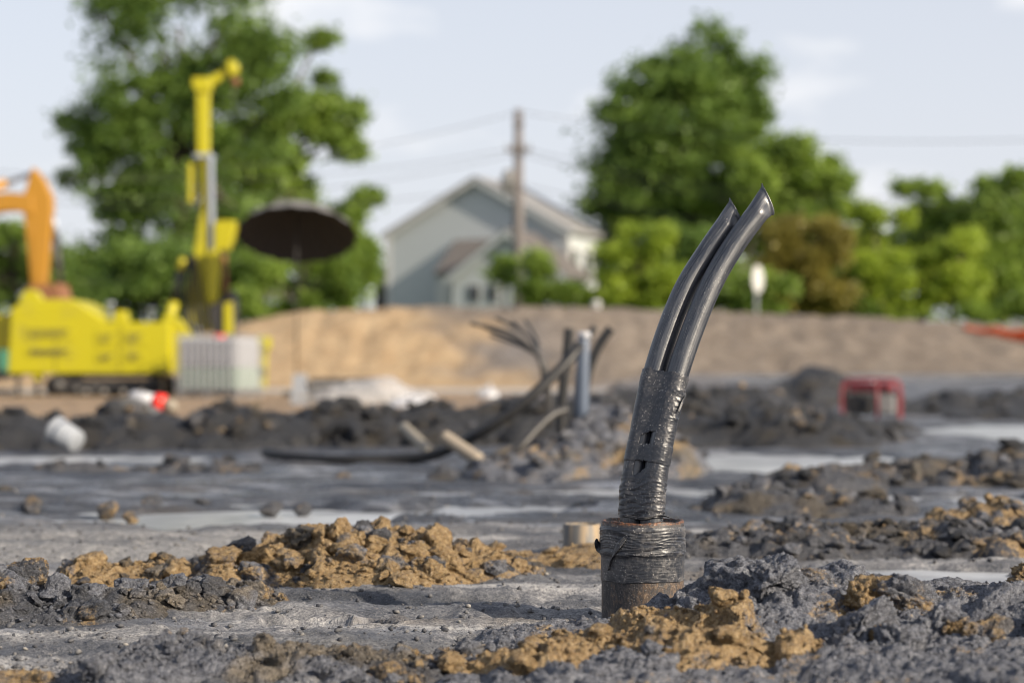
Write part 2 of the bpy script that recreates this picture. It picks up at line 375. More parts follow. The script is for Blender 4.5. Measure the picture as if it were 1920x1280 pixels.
g = q.mix(q.math('MULTIPLY', q.step(nb, 0.52, 0.66), 0.6), g, q.ramp(n2, [(0.35, (0.09, 0.07, 0.05)), (0.65, (0.26, 0.21, 0.15))]))
g = q.mix(q.math('MULTIPLY', pale_a, 0.8), g, q.ramp(q.math('ADD', q.math('MULTIPLY', n2, .6), q.math('MULTIPLY', n25, .4)), [(0.36, (0.10, 0.10, 0.105)), (0.5, (0.26, 0.255, 0.25)), (0.62, (0.50, 0.485, 0.465))]))
t_ = q.ramp(q.math('ADD', q.math('MULTIPLY', q.noise(2.2, 5), .6), q.math('MULTIPLY', n1, .4)), [(0.38, (0.05, 0.035, 0.025)), (0.47, (0.24, 0.155, 0.085)), (0.62, (0.42, 0.30, 0.18))])
g = q.mix(tan_a, g, t_)
grain = q.step(n3, 0.56, 0.66); g = q.mix(q.math('MULTIPLY', grain, 0.5), g, (0.42, 0.41, 0.40))
g = q.mix(q.math('MULTIPLY', q.step(n25, 0.43, 0.32), 0.6), g, (0.025, 0.025, 0.028))
w2_ = q.math('ADD', q.math('MULTIPLY', ns, .5), q.math('ADD', q.math('MULTIPLY', n1, .3), q.math('MULTIPLY', n2, .2)))
wn_ = q.math('MULTIPLY', wet_a, q.step(w2_, 0.44, 0.54))
g = q.mix(q.math('MULTIPLY', wet_a, 0.85), g, q.mix(q.step(ns, 0.52, 0.62), (0.018, 0.024, 0.037), (0.15, 0.172, 0.22)))  # blue tint and pale streaks put the sky sheen into the wet mud's colour
rough = q.math('SUBTRACT', 0.80, q.math('ADD', q.math('MULTIPLY', wn_, 0.40), q.math('MULTIPLY', wet_a, 0.16)))
b = q.bump(n2, 0.014, 0.7); b = q.bump(n25, 0.006, 0.8, b); b = q.bump(n3, 0.003, 0.8, b)
q.set(color=g, rough=rough, spec=0.5, normal=b); M['ground'] = q.m
ground = link('ground', me, M['ground'], smooth=True); tag(ground, kind='structure')

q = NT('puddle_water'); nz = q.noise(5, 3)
nz2 = q.noise(2.2, 4); q.set(color=q.mix(q.step(nz2, .42, .6), (0.24, 0.25, 0.265), (0.42, 0.435, 0.455)), rough=0.30, spec=0.5, normal=q.bump(nz, 0.02, 0.5)); M['water'] = q.m  # pale base colour stands in for part of the sky reflection
for cx, cy, rx, ry, s in PUDDLES:
    if s >= 12: lvl = -0.017
    else: lvl = -0.014
    th = np.linspace(0, 2 * np.pi, 40, endpoint=False); lvl -= 0.0004 * s
    k = 1.42
    rise = float(slope_rise(np.array(cx), np.array(cy)))
    vv = [(cx + math.cos(t) * rx * k, cy + math.sin(t) * ry * k, lvl + rise) for t in th]
    me = bpy.data.meshes.new('puddle'); me.from_pydata(vv, [], [tuple(range(40))]); me.update()
    tag(link('puddle', me, M['water']), kind='structure')

# ------------------------------------------------------------------ embankment
def bank_h(x): return np.interp(x, [-40, -12.3, -9.5, -6.7, -5.1, -2, 2.4, 6, 9.5, 12.3, 16, 40], [0.35, 0.45, 0.95, 1.50, 1.78, 1.88, 1.88, 1.78, 1.66, 1.50, 1.45, 1.4])
def bank_z(x, y):
    foot = 41.5 + 2.0 * smooth(0, 5, x)
    s = sat((y - foot) / 7.0); pr = s * s * (3 - 2 * s) * 0.5 + s * 0.5
    return (bank_h(x) - 0.0) * pr + np.where(y < foot, -0.15, 0) + 0.27 * smooth(0.5, 4, x) * (1 - pr) + 0.05 * fbm2(x * 0.6, y * 0.6, 3, 9) * pr - 0.05 * (1 - pr) * 0
bx_ = np.concatenate([-np.geomspace(400, 17, 12), np.arange(-16.5, 16.6, 0.16), np.geomspace(17, 400, 12)])
by_ = np.concatenate([np.arange(40.5, 51, 0.14), [52, 54, 58, 66, 80, 110, 160, 260, 420]])
BX, BY = np.meshgrid(bx_, by_); BZ = bank_z(BX, BY)
BZ = BZ + (0.045 * fbm2(BX * 2.6, BY * 1.2, 4, 21, .6) - 0.05 * smooth(0.12, 0.0, np.abs(noise2(BX * 0.9, BY * 0.12, 29)))) * (BY < 51) * smooth(41.5, 43.5, BY)
straw = smooth(0.5, -2.0, BX + 1.4 * fbm2(BX * 0.5, BY * 0.4, 3, 24) + (BY - 44.5) * 0.55 - 0.3)
greyp = smooth(1.0, 0.0, np.hypot((BX + 0.1 - (BY - 44) * 0.3) / 2.0, (BY - 44.5) / 3.2) + 0.35 * fbm2(BX * .9, BY * .9, 3, 26))
me = np_mesh('embankment', np.stack([BX, BY, BZ], -1).reshape(-1, 3), grid_faces(len(by_), len(bx_)))
for nm, ar in (('straw', straw), ('greyp', greyp), ('grass', smooth(52, 54, BY))):
    me.attributes.new(nm, 'FLOAT', 'POINT').data.foreach_set('value', ar.astype(np.float32).ravel())
q = NT('bank_soil'); na = q.noise(1.0, 6, 0.68, q.mapping(q.pos(), (2.2, 0.8, 1.2))); nb = q.noise(9, 5, 0.6)
nn = q.math('ADD', q.math('MULTIPLY', na, .6), q.math('MULTIPLY', nb, .4))
br = q.ramp(nn, [(0.35, (0.115, 0.092, 0.072)), (0.5, (0.175, 0.145, 0.117)), (0.66, (0.25, 0.21, 0.17))])
st = q.ramp(nn, [(0.35, (0.25, 0.17, 0.095)), (0.5, (0.36, 0.26, 0.155)), (0.66, (0.47, 0.355, 0.22))])
c = q.mix(q.attr('straw'), br, st); c = q.mix(q.math('MULTIPLY', q.attr('greyp'), 0.85), c, q.ramp(nn, [(0.35, (0.09, 0.085, 0.085)), (0.66, (0.20, 0.185, 0.18))]))
c = q.mix(q.attr('grass'), c, q.ramp(nn, [(0.35, (0.05, 0.085, 0.02)), (0.66, (0.11, 0.16, 0.045))]))
q.set(color=c, rough=0.9, spec=0.2, normal=q.bump(nb, 0.08, 0.6))
tag(link('embankment', me, q.m, smooth=True), kind='structure')

# a pale concrete strip at the foot of the bank
mb = MB()
for i in range(9):
    x0 = -10.2 + i * 1.36; y0 = 33.5 + 0.06 * i
    mb.box(x0, x0 + 1.34, y0, y0 + 1.6, -0.06, 0.055, 0.01)
tag(mb.build('concrete_path', M['concrete']), kind='structure')

# ------------------------------------------------------------------ clods and soil piles
def ico(sub):
    bm = bmesh.new(); bmesh.ops.create_icosphere(bm, subdivisions=sub, radius=1)
    V = np.array([v.co[:] for v in bm.verts]); F = np.array([[v.index for v in f.verts] for f in bm.faces]); bm.free(); return V, F
ICO = {k: ico(k) for k in (1, 2, 3, 4, 5)}
def clod_verts(sub, seed, scale=(1, 1, 1), ang=0.9, rough=0.16, fine=0.07):
    r = np.random.default_rng(seed); V = ICO[sub][0].copy(); N0 = V.copy()
    for k in range(13):
        n = r.normal(size=3); n /= np.linalg.norm(n); h = r.uniform(0.50, 0.86); d = V @ n - h
        V = V - np.where(d > 0, d * ang, 0)[:, None] * n
    a, b, c = N0.T
    d = rough * fbm3(a * 1.3 + seed, b * 1.3, c * 1.3, 4, seed, 0.55)
    if sub >= 4:
        d = d + fine * fbm3(a * 7, b * 7 + seed, c * 7, 3, seed + 50, 0.6)
        w = np.abs(noise3(a * 3 + 4, b * 3, c * 3 + seed, seed + 9)); d = d - 0.10 * smooth(0.10, 0.0, w)
    if sub >= 5: d = d + fine * 0.9 * fbm3(a * 20, b * 20, c * 20, 3, seed + 70, 0.75)
    return (V + N0 * d[:, None]) * np.array(scale)
def clod_mesh(sub, seed, **k):
    me = np_mesh('clod', clod_verts(sub, seed, **k), ICO[sub][1]); me.materials.append(None)
    me.polygons.foreach_set('use_smooth', np.ones(len(me.polygons), dtype=bool)); return me
def rscale(r): return (r.uniform(.8, 1.3), r.uniform(.7, 1.1), r.uniform(.55, .85))
LIB_HI = [clod_mesh(4, 100 + i, scale=rscale(np.random.default_rng(i)), rough=0.24) for i in range(12)]
LIB_LO = [clod_mesh(3, 200 + i, scale=rscale(np.random.default_rng(50 + i)), rough=0.22) for i in range(7)]
def put_clod(me, loc, size, mat, parent=None, rot=None, name='clod'):
    o = bpy.data.objects.new(name, me); COL.objects.link(o); o.location = loc; o.scale = (size,) * 3
    o.rotation_euler = rot or (random.uniform(-.5, .5), random.uniform(-.5, .5), random.uniform(0, 6.28))
    o.material_slots[0].link = 'OBJECT'; o.material_slots[0].material = mat
    if parent is not None: o.parent = parent
    return o

def crumbs(name, pts, sizes, mat, parent=None, sub=1, seed=0):
    """many small crumbs as one mesh of stuff"""
    r = np.random.default_rng(seed); F0 = ICO[sub][1]; shapes = [clod_verts(sub, 900 + seed + i, scale=rscale(r), rough=0.35) for i in range(6)]
    Vs, Fs, b = [], [], 0
    for p, s in zip(pts, sizes):
        a = r.uniform(0, 6.28); ca, sa = math.cos(a), math.sin(a); v = shapes[r.integers(6)] * s
        v = np.stack([v[:, 0] * ca - v[:, 1] * sa, v[:, 0] * sa + v[:, 1] * ca, v[:, 2]], -1) + p
        Vs.append(v); Fs.append(F0 + b); b += len(v)
    me = np_mesh(name, np.concatenate(Vs), np.concatenate(Fs)); o = link(name, me, mat, parent); tag(o, kind='stuff'); return o

def pile(name, label, cat, blobs, res, mats, bumpamp=0.02, cell=0.06, nclod=0, csize=(0.015, 0.04), cmats=None, ncrumb=0, hi=False, seed=0, pad=0.06, group=None, sink=0.15, csub=1, grain=0.0):
    x0 = min(b[0] - b[2] for b in blobs) - pad; x1 = max(b[0] + b[2] for b in blobs) + pad
    y0 = min(b[1] - b[3] for b in blobs) - pad; y1 = max(b[1] + b[3] for b in blobs) + pad
    xs = np.arange(x0, x1, res); yv = np.arange(y0, y1, res); X, Y = np.meshgrid(xs, yv)
    sc = 1.0 / cell
    wx = X + 0.35 * cell * 2 * fbm2(X * sc * .4, Y * sc * .4, 3, seed + 1); wy = Y + 0.35 * cell * 2 * fbm2(X * sc * .4 + 7, Y * sc * .4, 3, seed + 2)
    e = np.zeros_like(X)
    for cx, cy, rx, ry, h in blobs:
        d2 = ((wx - cx) / rx) ** 2 + ((wy - cy) / ry) ** 2
        e = np.maximum(e, h * np.clip(1 - d2, 0, 1) ** 0.85)
    hm = max(b[4] for b in blobs)
    f1, f2, rr = worley2(wx * sc, wy * sc, seed + 3); lump = np.sqrt(np.clip(1.05 - (f1 / 0.85) ** 2, 0, 1)) * (0.3 + 0.7 * rr)
    g1, g2, gr = worley2(wx * sc * 2.4 + 5, wy * sc * 2.4, seed + 4); lump2 = np.sqrt(np.clip(1.05 - (g1 / 0.85) ** 2, 0, 1)) * (0.2 + 0.8 * gr)
    h1, h2, hr = worley2(wx * sc * 6 + 2, wy * sc * 6, seed + 14); lump3 = (np.sqrt(np.clip(1.05 - (h1 / 0.85) ** 2, 0, 1)) * (0.2 + 0.8 * hr) - .4) if res < 0.07 * cell else 0
    fine = fbm2(X * sc * 6, Y * sc * 6, 3, seed + 6, 0.6)
    k = sat(e / (0.35 * hm)) ** 0.7; bumpamp = bumpamp * 0.75
    h = e * (1 + 0.25 * fbm2(X * sc * .5, Y * sc * .5, 3, seed + 8)) + k * (bumpamp * (lump - 0.4) + bumpamp * 0.5 * (lump2 - 0.3) + bumpamp * 0.22 * lump3 + bumpamp * 0.14 * fine)
    if grain > 0:
        for gsz, ga in ((0.031, 3.6), (0.014, 2.2), (0.0068, 1.0)):
            c1, c2, c3 = worley2(X / gsz, Y / gsz, seed + 31); h = h + k * ga * grain * (np.sqrt(np.clip(1.05 - (c1 / 0.8) ** 2, 0, 1)) * (0.1 + 0.9 * c3) - 0.3)
    gz = ground_z(X, Y); Z = gz + h - np.where(e < 0.08 * hm, 0.02, 0.0) - 0.006
    me = np_mesh(name, np.stack([X, Y, Z], -1).reshape(-1, 3), grid_faces(len(yv), len(xs)))
    o = link(name, me, mats, smooth=True); tag(o, label, cat, group)
    r = np.random.default_rng(seed + 20); w = (np.sqrt(e.ravel()) + 0.001) * (e.ravel() > 0.06 * hm); w = w / w.sum()
    cm = cmats or [mats]
    if nclod:
        idx = r.choice(len(w), nclod, p=w)
        for i in idx:
            s = csize[0] + (csize[1] - csize[0]) * r.random() ** 2.6; lib = LIB_HI if hi else LIB_LO
            put_clod(lib[r.integers(len(lib))], (X.ravel()[i], Y.ravel()[i], Z.ravel()[i] + s * (0.5 - 2.2 * sink)), s, cm[r.integers(len(cm))], o)
    if ncrumb:
        w2 = (e.ravel() > 0.02 * hm).astype(float); w2 /= w2.sum(); idx = r.choice(len(w2), ncrumb, p=w2)
        s = csize[0] * (0.16 + 0.75 * r.random(ncrumb) ** 2)
        crumbs('crumbs', np.stack([X.ravel()[idx], Y.ravel()[idx], Z.ravel()[idx] + s * 0.3], -1), s, cm[0], o, csub, seed)
    o['_'] = 0; del o['_']
    return o, (xs, yv, Z)
def zat(gr, x, y):
    xs, yv, Z = gr; i = int(np.clip(np.searchsorted(xs, x), 0, len(xs) - 1)); j = int(np.clip(np.searchsorted(yv, y), 0, len(yv) - 1)); return float(Z[j, i])

# foreground: the mound right of and below the casing
A, gA = pile('soil_mound', 'blue grey granular clay mound filling the lower right corner in front of the puddle', 'soil mound', [
    (0.10, 3.26, 0.15, 0.18, 0.028), (0.22, 3.10, 0.30, 0.30, 0.036), (0.47, 3.32, 0.26, 0.34, 0.082), (0.66, 3.32, 0.24, 0.34, 0.076), (0.90, 3.32, 0.32, 0.36, 0.078), (1.10, 3.22, 0.30, 0.45, 0.070), (0.55, 2.92, 0.75, 0.42, 0.046), (0.27, 3.42, 0.08, 0.10, 0.05)],
    0.0034, M['clay_ochre'], 0.034, 0.11, 120, (0.006, 0.024), [M['clay'], M['clay_ochre'], M['clay'], M['mixed']], 6000, True, 11, grain=0.0022)
A2, gA2 = pile('clay_mound', 'ochre clay mass in front of the steel casing', 'soil mound', [
    (0.20, 3.19, 0.085, 0.14, 0.062), (0.33, 3.17, 0.14, 0.17, 0.074), (0.13, 3.05, 0.13, 0.13, 0.046), (0.27, 3.0, 0.18, 0.16, 0.064), (0.40, 2.96, 0.14, 0.12, 0.060), (0.08, 2.93, 0.16, 0.10, 0.048)],
    0.0032, M['ochre'], 0.046, 0.09, 70, (0.008, 0.030), [M['ochre'], M['ochre2'], M['ochre'], M['mixed']], 1500, True, 51, grain=0.002)
B, gB = pile('soil_mound', 'small dark grey crumbly mound cut by the bottom edge at lower left', 'soil mound', [
    (-0.50, 3.03, 0.10, 0.16, 0.042), (-0.40, 3.02, 0.13, 0.14, 0.032), (-0.58, 2.96, 0.12, 0.14, 0.020), (-0.30, 2.98, 0.14, 0.13, 0.022)],
    0.003, M['grey_soil'], 0.02, 0.05, 60, (0.006, 0.020), [M['grey_soil'], M['grey_soil'], M['grey_ochre']], 2200, True, 12, grain=0.002)
B2, gB2 = pile('soil_ridge', 'low dark crumbly soil ridge along the bottom edge between the two foreground mounds', 'soil ridge', [
    (-0.17, 3.00, 0.16, 0.16, 0.022), (-0.03, 3.02, 0.15, 0.15, 0.028), (0.08, 3.05, 0.12, 0.16, 0.026)],
    0.0032, M['brown_soil'], 0.02, 0.05, 140, (0.006, 0.022), [M['grey_soil'], M['brown_soil'], M['mixed']], 2200, True, 13, grain=0.002)
B3, gB3 = pile('soil_mound', 'tiny ochre crumb heap in the lower left corner', 'soil mound', [(-0.72, 2.93, 0.09, 0.06, 0.022)], 0.003, M['mixed'], 0.012, 0.04, 12, (0.005, 0.012), [M['mixed']], 120, True, 14)
# left dark lumps
Dp, gD = pile('clod_heap', 'heap of dark grey brown clods at the left edge', 'soil heap', [
    (-0.98, 3.66, 0.22, 0.18, 0.065), (-0.82, 3.66, 0.16, 0.16, 0.040), (-0.66, 3.80, 0.18, 0.15, 0.035), (-0.56, 3.9, 0.16, 0.10, 0.022)],
    0.004, M['brown_soil'], 0.026, 0.06, 200, (0.009, 0.036), [M['grey_soil'], M['brown_soil'], M['brown_soil'], M['grey_ochre']], 1500, True, 15)
# ochre pile in the middle
C, gC = pile('clay_pile', 'long low pile of ochre clay clods left of the casing', 'soil pile', [
    (-0.42, 4.38, 0.20, 0.25, 0.090), (-0.24, 4.45, 0.18, 0.24, 0.088), (-0.09, 4.48, 0.15, 0.2, 0.052), (-0.58, 4.32, 0.2, 0.2, 0.050), (-0.78, 4.28, 0.20, 0.14, 0.040), (-0.33, 4.30, 0.3, 0.2, 0.045)],
    0.004, M['ochre'], 0.028, 0.07, 300, (0.010, 0.040), [M['ochre'], M['ochre2'], M['ochre'], M['mixed'], M['brown_soil']], 2500, True, 16)
pile('clay_pile', 'scatter of ochre clods at the foot of the short pipe stub', 'soil pile', [(0.17, 4.72, 0.16, 0.14, 0.035), (0.28, 4.6, 0.1, 0.1, 0.022)], 0.005, M['ochre'], 0.022, 0.06, 30, (0.008, 0.026), [M['ochre'], M['ochre2']], 100, False, 17)
# right ridges
pile('soil_ridge', 'nearer ridge of dark brown clods with ochre crest, across the puddle at right', 'soil ridge', [
    (0.45, 4.95, 0.16, 0.2, 0.035), (0.72, 5.0, 0.24, 0.24, 0.062), (0.95, 5.0, 0.22, 0.22, 0.05), (1.2, 4.98, 0.26, 0.25, 0.065), (1.5, 5.0, 0.3, 0.25, 0.07)],
    0.006, M['brown_soil'], 0.03, 0.07, 280, (0.012, 0.036), [M['brown_soil'], M['brown_soil'], M['dark_soil'], M['dark_soil'], M['grey_ochre']], 500, False, 18)
pile('soil_ridge', 'ochre clay crust on top of the nearer right hand ridge', 'soil ridge', [(1.28, 5.28, 0.22, 0.15, 0.080), (1.50, 5.2, 0.28, 0.2, 0.095), (0.98, 5.3, 0.09, 0.07, 0.055)],
    0.006, M['ochre'], 0.03, 0.06, 120, (0.010, 0.034), [M['ochre'], M['mixed']], 200, False, 19)
pile('soil_ridge', 'second dark brown soil ridge behind the ochre crusted one at right', 'soil ridge', [
    (0.80, 6.35, 0.26, 0.30, 0.065), (1.08, 6.3, 0.2, 0.25, 0.045), (1.65, 7.9, 0.5, 0.4, 0.075), (2.15, 7.8, 0.55, 0.5, 0.13), (1.15, 7.5, 0.28, 0.25, 0.06)],
    0.011, M['brown_soil'], 0.045, 0.10, 260, (0.015, 0.05), [M['brown_soil'], M['dark_soil'], M['brown_soil'], M['grey_ochre']], 200, False, 20)
pile('soil_mound', 'tall dark soil mound directly right of the taped pipes', 'soil mound', [
    (1.05, 11.8, 0.55, 0.8, 0.15), (1.55, 11.9, 0.6, 0.9, 0.18), (1.25, 12.6, 0.7, 0.8, 0.24), (2.0, 12.4, 0.45, 0.7, 0.12)],
    0.02, M['dark_soil'], 0.07, 0.20, 240, (0.02, 0.075), [M['dark_soil'], M['brown_soil'], M['dark_soil']], 0, False, 21)
pile('soil_mound', 'brown and ochre soil mound beside the red framed generator', 'soil mound', [
    (2.2, 14.6, 0.5, 0.6, 0.10), (2.6, 14.2, 0.45, 0.5, 0.07), (1.8, 16.5, 0.7, 0.8, 0.24)], 0.03, M['dark_soil'], 0.06, 0.2, 70, (0.02, 0.07), [M['brown_soil'], M['mixed'], M['dark_soil']], 0, False, 22)
pile('soil_mound', 'black rounded heap at the foot of the embankment', 'soil mound', [(3.65, 23.5, 0.75, 0.9, 0.42), (3.1, 23.5, 0.6, 0.7, 0.22), (4.2, 24, 0.7, 0.7, 0.25)], 0.05, M['dark_soil'], 0.07, 0.3, 0, (0.03, 0.1), None, 0, False, 23)
pile('soil_ridge', 'long dark soil ridge at the far right behind the bright puddle', 'soil ridge', [(4.6, 19.5, 0.8, 0.8, 0.17), (5.4, 20.0, 0.9, 0.9, 0.18), (4.1, 19.0, 0.6, 0.6, 0.14), (6.2, 21, 1.0, 1, 0.18), (4.3, 17.0, .6, .5, .08)],
    0.04, M['dark_soil'], 0.09, 0.25, 60, (0.04, 0.12), [M['dark_soil']], 0, False, 24)
pile('soil_ridge', 'far dark ridge left of the black heap', 'soil ridge', [(1.2, 17.5, 0.9, 0.9, 0.17), (2.3, 19.5, 0.8, 0.9, 0.20), (0.4, 16.5, 0.8, 0.8, 0.13), (1.6, 20.5, 1.2, 0.9, 0.2)], 0.04, M['dark_soil'], 0.09, 0.25, 50, (0.04, 0.12), [M['dark_soil'], M['brown_soil'], M['dark_soil']], 0, False, 25)
# mid ridge on the left
pile('soil_ridge', 'long dark grey soil ridge below the drill rig and slab', 'soil ridge', [
    (-2.9, 11.3, 0.5, 0.6, 0.16), (-2.2, 11.5, 0.6, 0.6, 0.15), (-1.6, 11.6, 0.55, 0.7, 0.19), (-1.0, 11.8, 0.6, 0.7, 0.20), (-0.45, 12.0, 0.55, 0.7, 0.19), (0.15, 12.2, 0.6, 0.7, 0.22), (0.6, 12.8, 0.6, 0.8, 0.24)],
    0.02, M['dark_soil'], 0.075, 0.2, 290, (0.025, 0.10), [M['dark_soil'], M['dark_soil'], M['dark_soil'], M['brown_soil']], 0, False, 26)
pile('soil_mound', 'grey spoil mound at the foot of the standing pipe cluster', 'soil mound', [
    (0.10, 8.3, 0.34, 0.40, 0.075), (0.30, 8.6, 0.30, 0.45, 0.15), (0.42, 8.9, 0.30, 0.45, 0.22), (0.58, 8.5, 0.3, 0.4, 0.13), (0.2, 9.1, 0.35, 0.3, 0.12)],
    0.012, M['grey_ochre'], 0.045, 0.11, 220, (0.018, 0.055), [M['grey_soil'], M['grey_ochre'], M['brown_soil']], 100, False, 27)
pile('clod_row', 'row of brown clods lying in the wet mud below the rig', 'soil heap', [
    (-1.85, 8.55, 0.25, 0.14, 0.045), (-1.62, 8.6, 0.18, 0.12, 0.040), (-1.46, 8.6, 0.16, 0.16, 0.085), (-1.22, 8.62, 0.13, 0.14, 0.070)],
    0.01, M['brown_soil'], 0.03, 0.08, 40, (0.015, 0.045), [M['brown_soil'], M['dark_soil']], 60, False, 28)
for i, (px, py, s) in enumerate([(290, 945, .03), (380, 945, .022), (200, 965, .035), (60, 955, .04), (245, 975, .025), (510, 960, .028), (570, 958, .022), (10, 925, .03), (640, 900, .025), (830, 900, .04)]):
    D = 0.46 * FPX / (py - HOR); s *= D / 6.5
    o = put_clod(LIB_LO[i % 7], (PX(px, D), D, s * 0.35), s * 1.3, M['brown_soil'])
    tag(o, ['rounded brown clod loose on the mud above the left end of the ochre pile', 'small flat clod just right of the rounded brown clod on the wet mud', 'dark clod on the mud midway between the bucket and the left clod heap',
            'largest loose clod near the left edge on the wet mud', 'small dark clod in front of the other loose clods at left', 'oval clod at the near edge of the left puddle', 'knobbly clod at the right end of the left puddle',
            'loose clod cut by the left edge of the picture on the wet mud', 'flat clod lying in front of the black hose', 'brown clod on the mud below the short beige pipe'][i], 'clod', 'loose clods on the wet mud')

# distinct big clods of the foreground
def big(label, px, py, D, sx, sz, mat, seed, cat='clod', sy=None, rot=0.0, tilt=(0, 0), ang=0.8, rough=0.22, fine=0.06):
    me = clod_mesh(5 if sx > 0.037 else 4, seed, scale=(sx, sy or sx * 0.8, sz), ang=ang, rough=rough, fine=fine)
    o = put_clod(me, P(px, py, D), 1.0, mat, None, (tilt[0], tilt[1], rot), 'clod'); tag(o, label, cat); return o
big('large grey crumbly clod with peaked top right of the casing', 1420, 1116, 3.40, 0.100, 0.074, M['clay'], 3, tilt=(0, .1))
big('small grey peaked clod touching the right foot of the casing', 1305, 1138, 3.45, 0.040, 0.044, M['clay'], 5, fine=0.1)
big('broad flat topped ochre clod right of the casing foot', 1345, 1188, 3.26, 0.085, 0.045, M['ochre'], 8, sy=0.09, rough=0.3, tilt=(0.1, -0.05))
big('jagged ochre clod left of the craggy tall one', 1160, 1240, 3.18, 0.05, 0.045, M['ochre'], 9, rough=0.3)
big('craggy tall ochre clod in front of the casing', 1225, 1195, 3.24, 0.062, 0.045, M['ochre'], 10, rough=0.3, tilt=(0, .25))
big('small square pale yellow rock between two grey clods on the mound crest', 1668, 1122, 3.36, 0.034, 0.031, M['ochre2'], 21, 'rock', ang=0.95, rough=0.08, fine=0.03)
big('long low grey clod resting on the mound crest near the right edge', 1808, 1126, 3.40, 0.104, 0.050, M['clay'], 24, sy=0.05, ang=0.6, tilt=(0, .12))
big('wide grey crumbly clod between the peaked clod and the yellow rock', 1575, 1125, 3.42, 0.092, 0.062, M['clay'], 27)
big('ochre clod half buried in the mound face near the bottom edge', 1620, 1245, 3.12, 0.035, 0.028, M['ochre'], 30)
big('small yellow clod at the far left of the right hand mound', 1100, 1232, 3.22, 0.028, 0.026, M['ochre2'], 31)
big('tan clod at the right edge beyond the long grey clod', 1908, 1150, 3.45, 0.03, 0.016, M['ochre2'], 33)
big('dark crumbly upright clod at the left end of the small bottom mound', 300, 1232, 3.03, 0.018, 0.034, M['grey_soil'], 35)
big('grey crumbly clod crowning the small mound at lower left', 365, 1222, 3.07, 0.040, 0.030, M['grey_ochre'], 36)
big('large brown rounded rock on top of the left clod heap', 55, 1078, 3.72, 0.048, 0.038, M['brown_soil'], 41, 'rock', ang=0.6, rough=0.14)
big('grey knobbly rock leaning against the brown rock on the left heap', 108, 1098, 3.68, 0.026, 0.028, M['grey_ochre'], 43, 'rock', ang=0.6)
big('pale tan stone at the left edge below the brown rock', 18, 1100, 3.62, 0.022, 0.020, M['mixed'], 45, 'rock', ang=0.6)

rc = np.random.default_rng(44)
CH = [clod_mesh(5, 400 + i, scale=rscale(rc), ang=0.85, rough=0.26, fine=0.08) for i in range(5)]
for i in range(16):
    x = rc.uniform(0.42, 0.98); y = rc.uniform(2.92, 3.36); sz = rc.uniform(.026, .066)
    put_clod(CH[i % 5], (x, y, zat(gA, x, y) + sz * .22), sz, [M['clay'], M['mixed'], M['clay'], M['clay_ochre'], M['ochre']][i % 5], A)
for i in range(8):
    x = rc.uniform(-.62, -.26); y = rc.uniform(2.86, 3.02); sz = rc.uniform(.014, .026); put_clod(CH[i % 5], (x, y, zat(gB, x, y) + sz * .1), sz, M['grey_soil'], B)
for i in range(12):
    x = rc.uniform(-.62, -.06); y = rc.uniform(4.22, 4.5); sz = rc.uniform(.028, .05); put_clod(LIB_HI[i % 12], (x, y, zat(gC, x, y) + sz * .15), sz, [M['ochre'], M['ochre2'], M['ochre']][i % 3], C)
# gravel strewn over the nearer ground
rg = np.random.default_rng(5); n = 11000
gy = 3.0 + 5.0 * rg.random(n) ** 1.6; gx = (rg.random(n) * 0.66 - 0.36) * gy; gs = 0.0012 + 0.0075 * rg.random(n) ** 5
dry = 1 - pud(gx, gy); keep = dry > 0.8; gx, gy, gs = gx[keep], gy[keep], gs[keep]
q = NT('gravel'); rn = q.noise(35, 2)
q.set(color=q.ramp(rn, [(0.40, (0.04, 0.042, 0.05)), (0.56, (0.10, 0.10, 0.105)), (0.74, (0.30, 0.28, 0.25))]), rough=0.8)
tag(crumbs('gravel', np.stack([gx, gy, ground_z(gx, gy) + gs * 0.5], -1), gs, q.m, None, 1, 77), 'fine grey gravel strewn over the near mud', 'gravel', None, 'stuff')

# ------------------------------------------------------------------ the hero: steel casing with two taped pipes
D0 = 3.61; PXM = FPX / D0
cx0, cr = PX(1204.5, D0), 0.0742
CT = PZ(974, D0)                       # rim height
casing = empty('steel_casing', (cx0, D0, 0), 0, 'short rusty steel well casing wrapped in black tape, standing in the mud', 'pipe')
def zc(py): return PZ(py, D0 - cr)      # height of a row on the front of the casing
# wall with an uneven rim
na_ = 128
def casing_ring(r, z, wob): 
    th = np.linspace(0, 2 * np.pi, na_, endpoint=False); zz = z + wob * (0.0012 * np.sin(5 * th + 1) + 0.0012 * noise2(th * 4, th * 0 + 2, 5)) 
    return np.stack([r * np.cos(th), r * np.sin(th), zz], -1)
rings = [casing_ring(cr, -0.12, 0), casing_ring(cr, 0.05, 0), casing_ring(cr, CT - 0.02, 0), casing_ring(cr, CT - 0.001, 1), casing_ring(cr - 0.0008, CT, 1), casing_ring(cr - 0.0062, CT, 1), casing_ring(cr - 0.007, CT - 0.001, 1), casing_ring(cr - 0.007, 0.0, 0), casing_ring(cr - 0.007, -0.12, 0)]
me = np_mesh('wall', np.concatenate(rings), grid_faces(len(rings), na_, True))
q = NT('rusty_casing'); ob = q.obj(); st = q.noise(1, 6, 0.7, q.mapping(ob, (42, 42, 8))); s2 = q.noise(1, 5, 0.6, q.mapping(ob, (170, 170, 110))); n0 = q.noise(30, 5, .6, ob); sp = q.noise(380, 3, .6, ob)
c = q.ramp(q.math('ADD', q.math('MULTIPLY', st, .6), q.math('MULTIPLY', s2, .4)), [(0.42, (0.016, 0.016, 0.019)), (0.50, (0.040, 0.036, 0.037)), (0.56, (0.085, 0.060, 0.044)), (0.64, (0.20, 0.14, 0.095))])
zz = q.n('ShaderNodeSeparateXYZ'); q.put(zz.inputs[0], ob)
rim = q.step(q.math('ADD', zz.outputs[2], q.math('MULTIPLY', n0, 0.004)), CT - 0.0035, CT - 0.001)
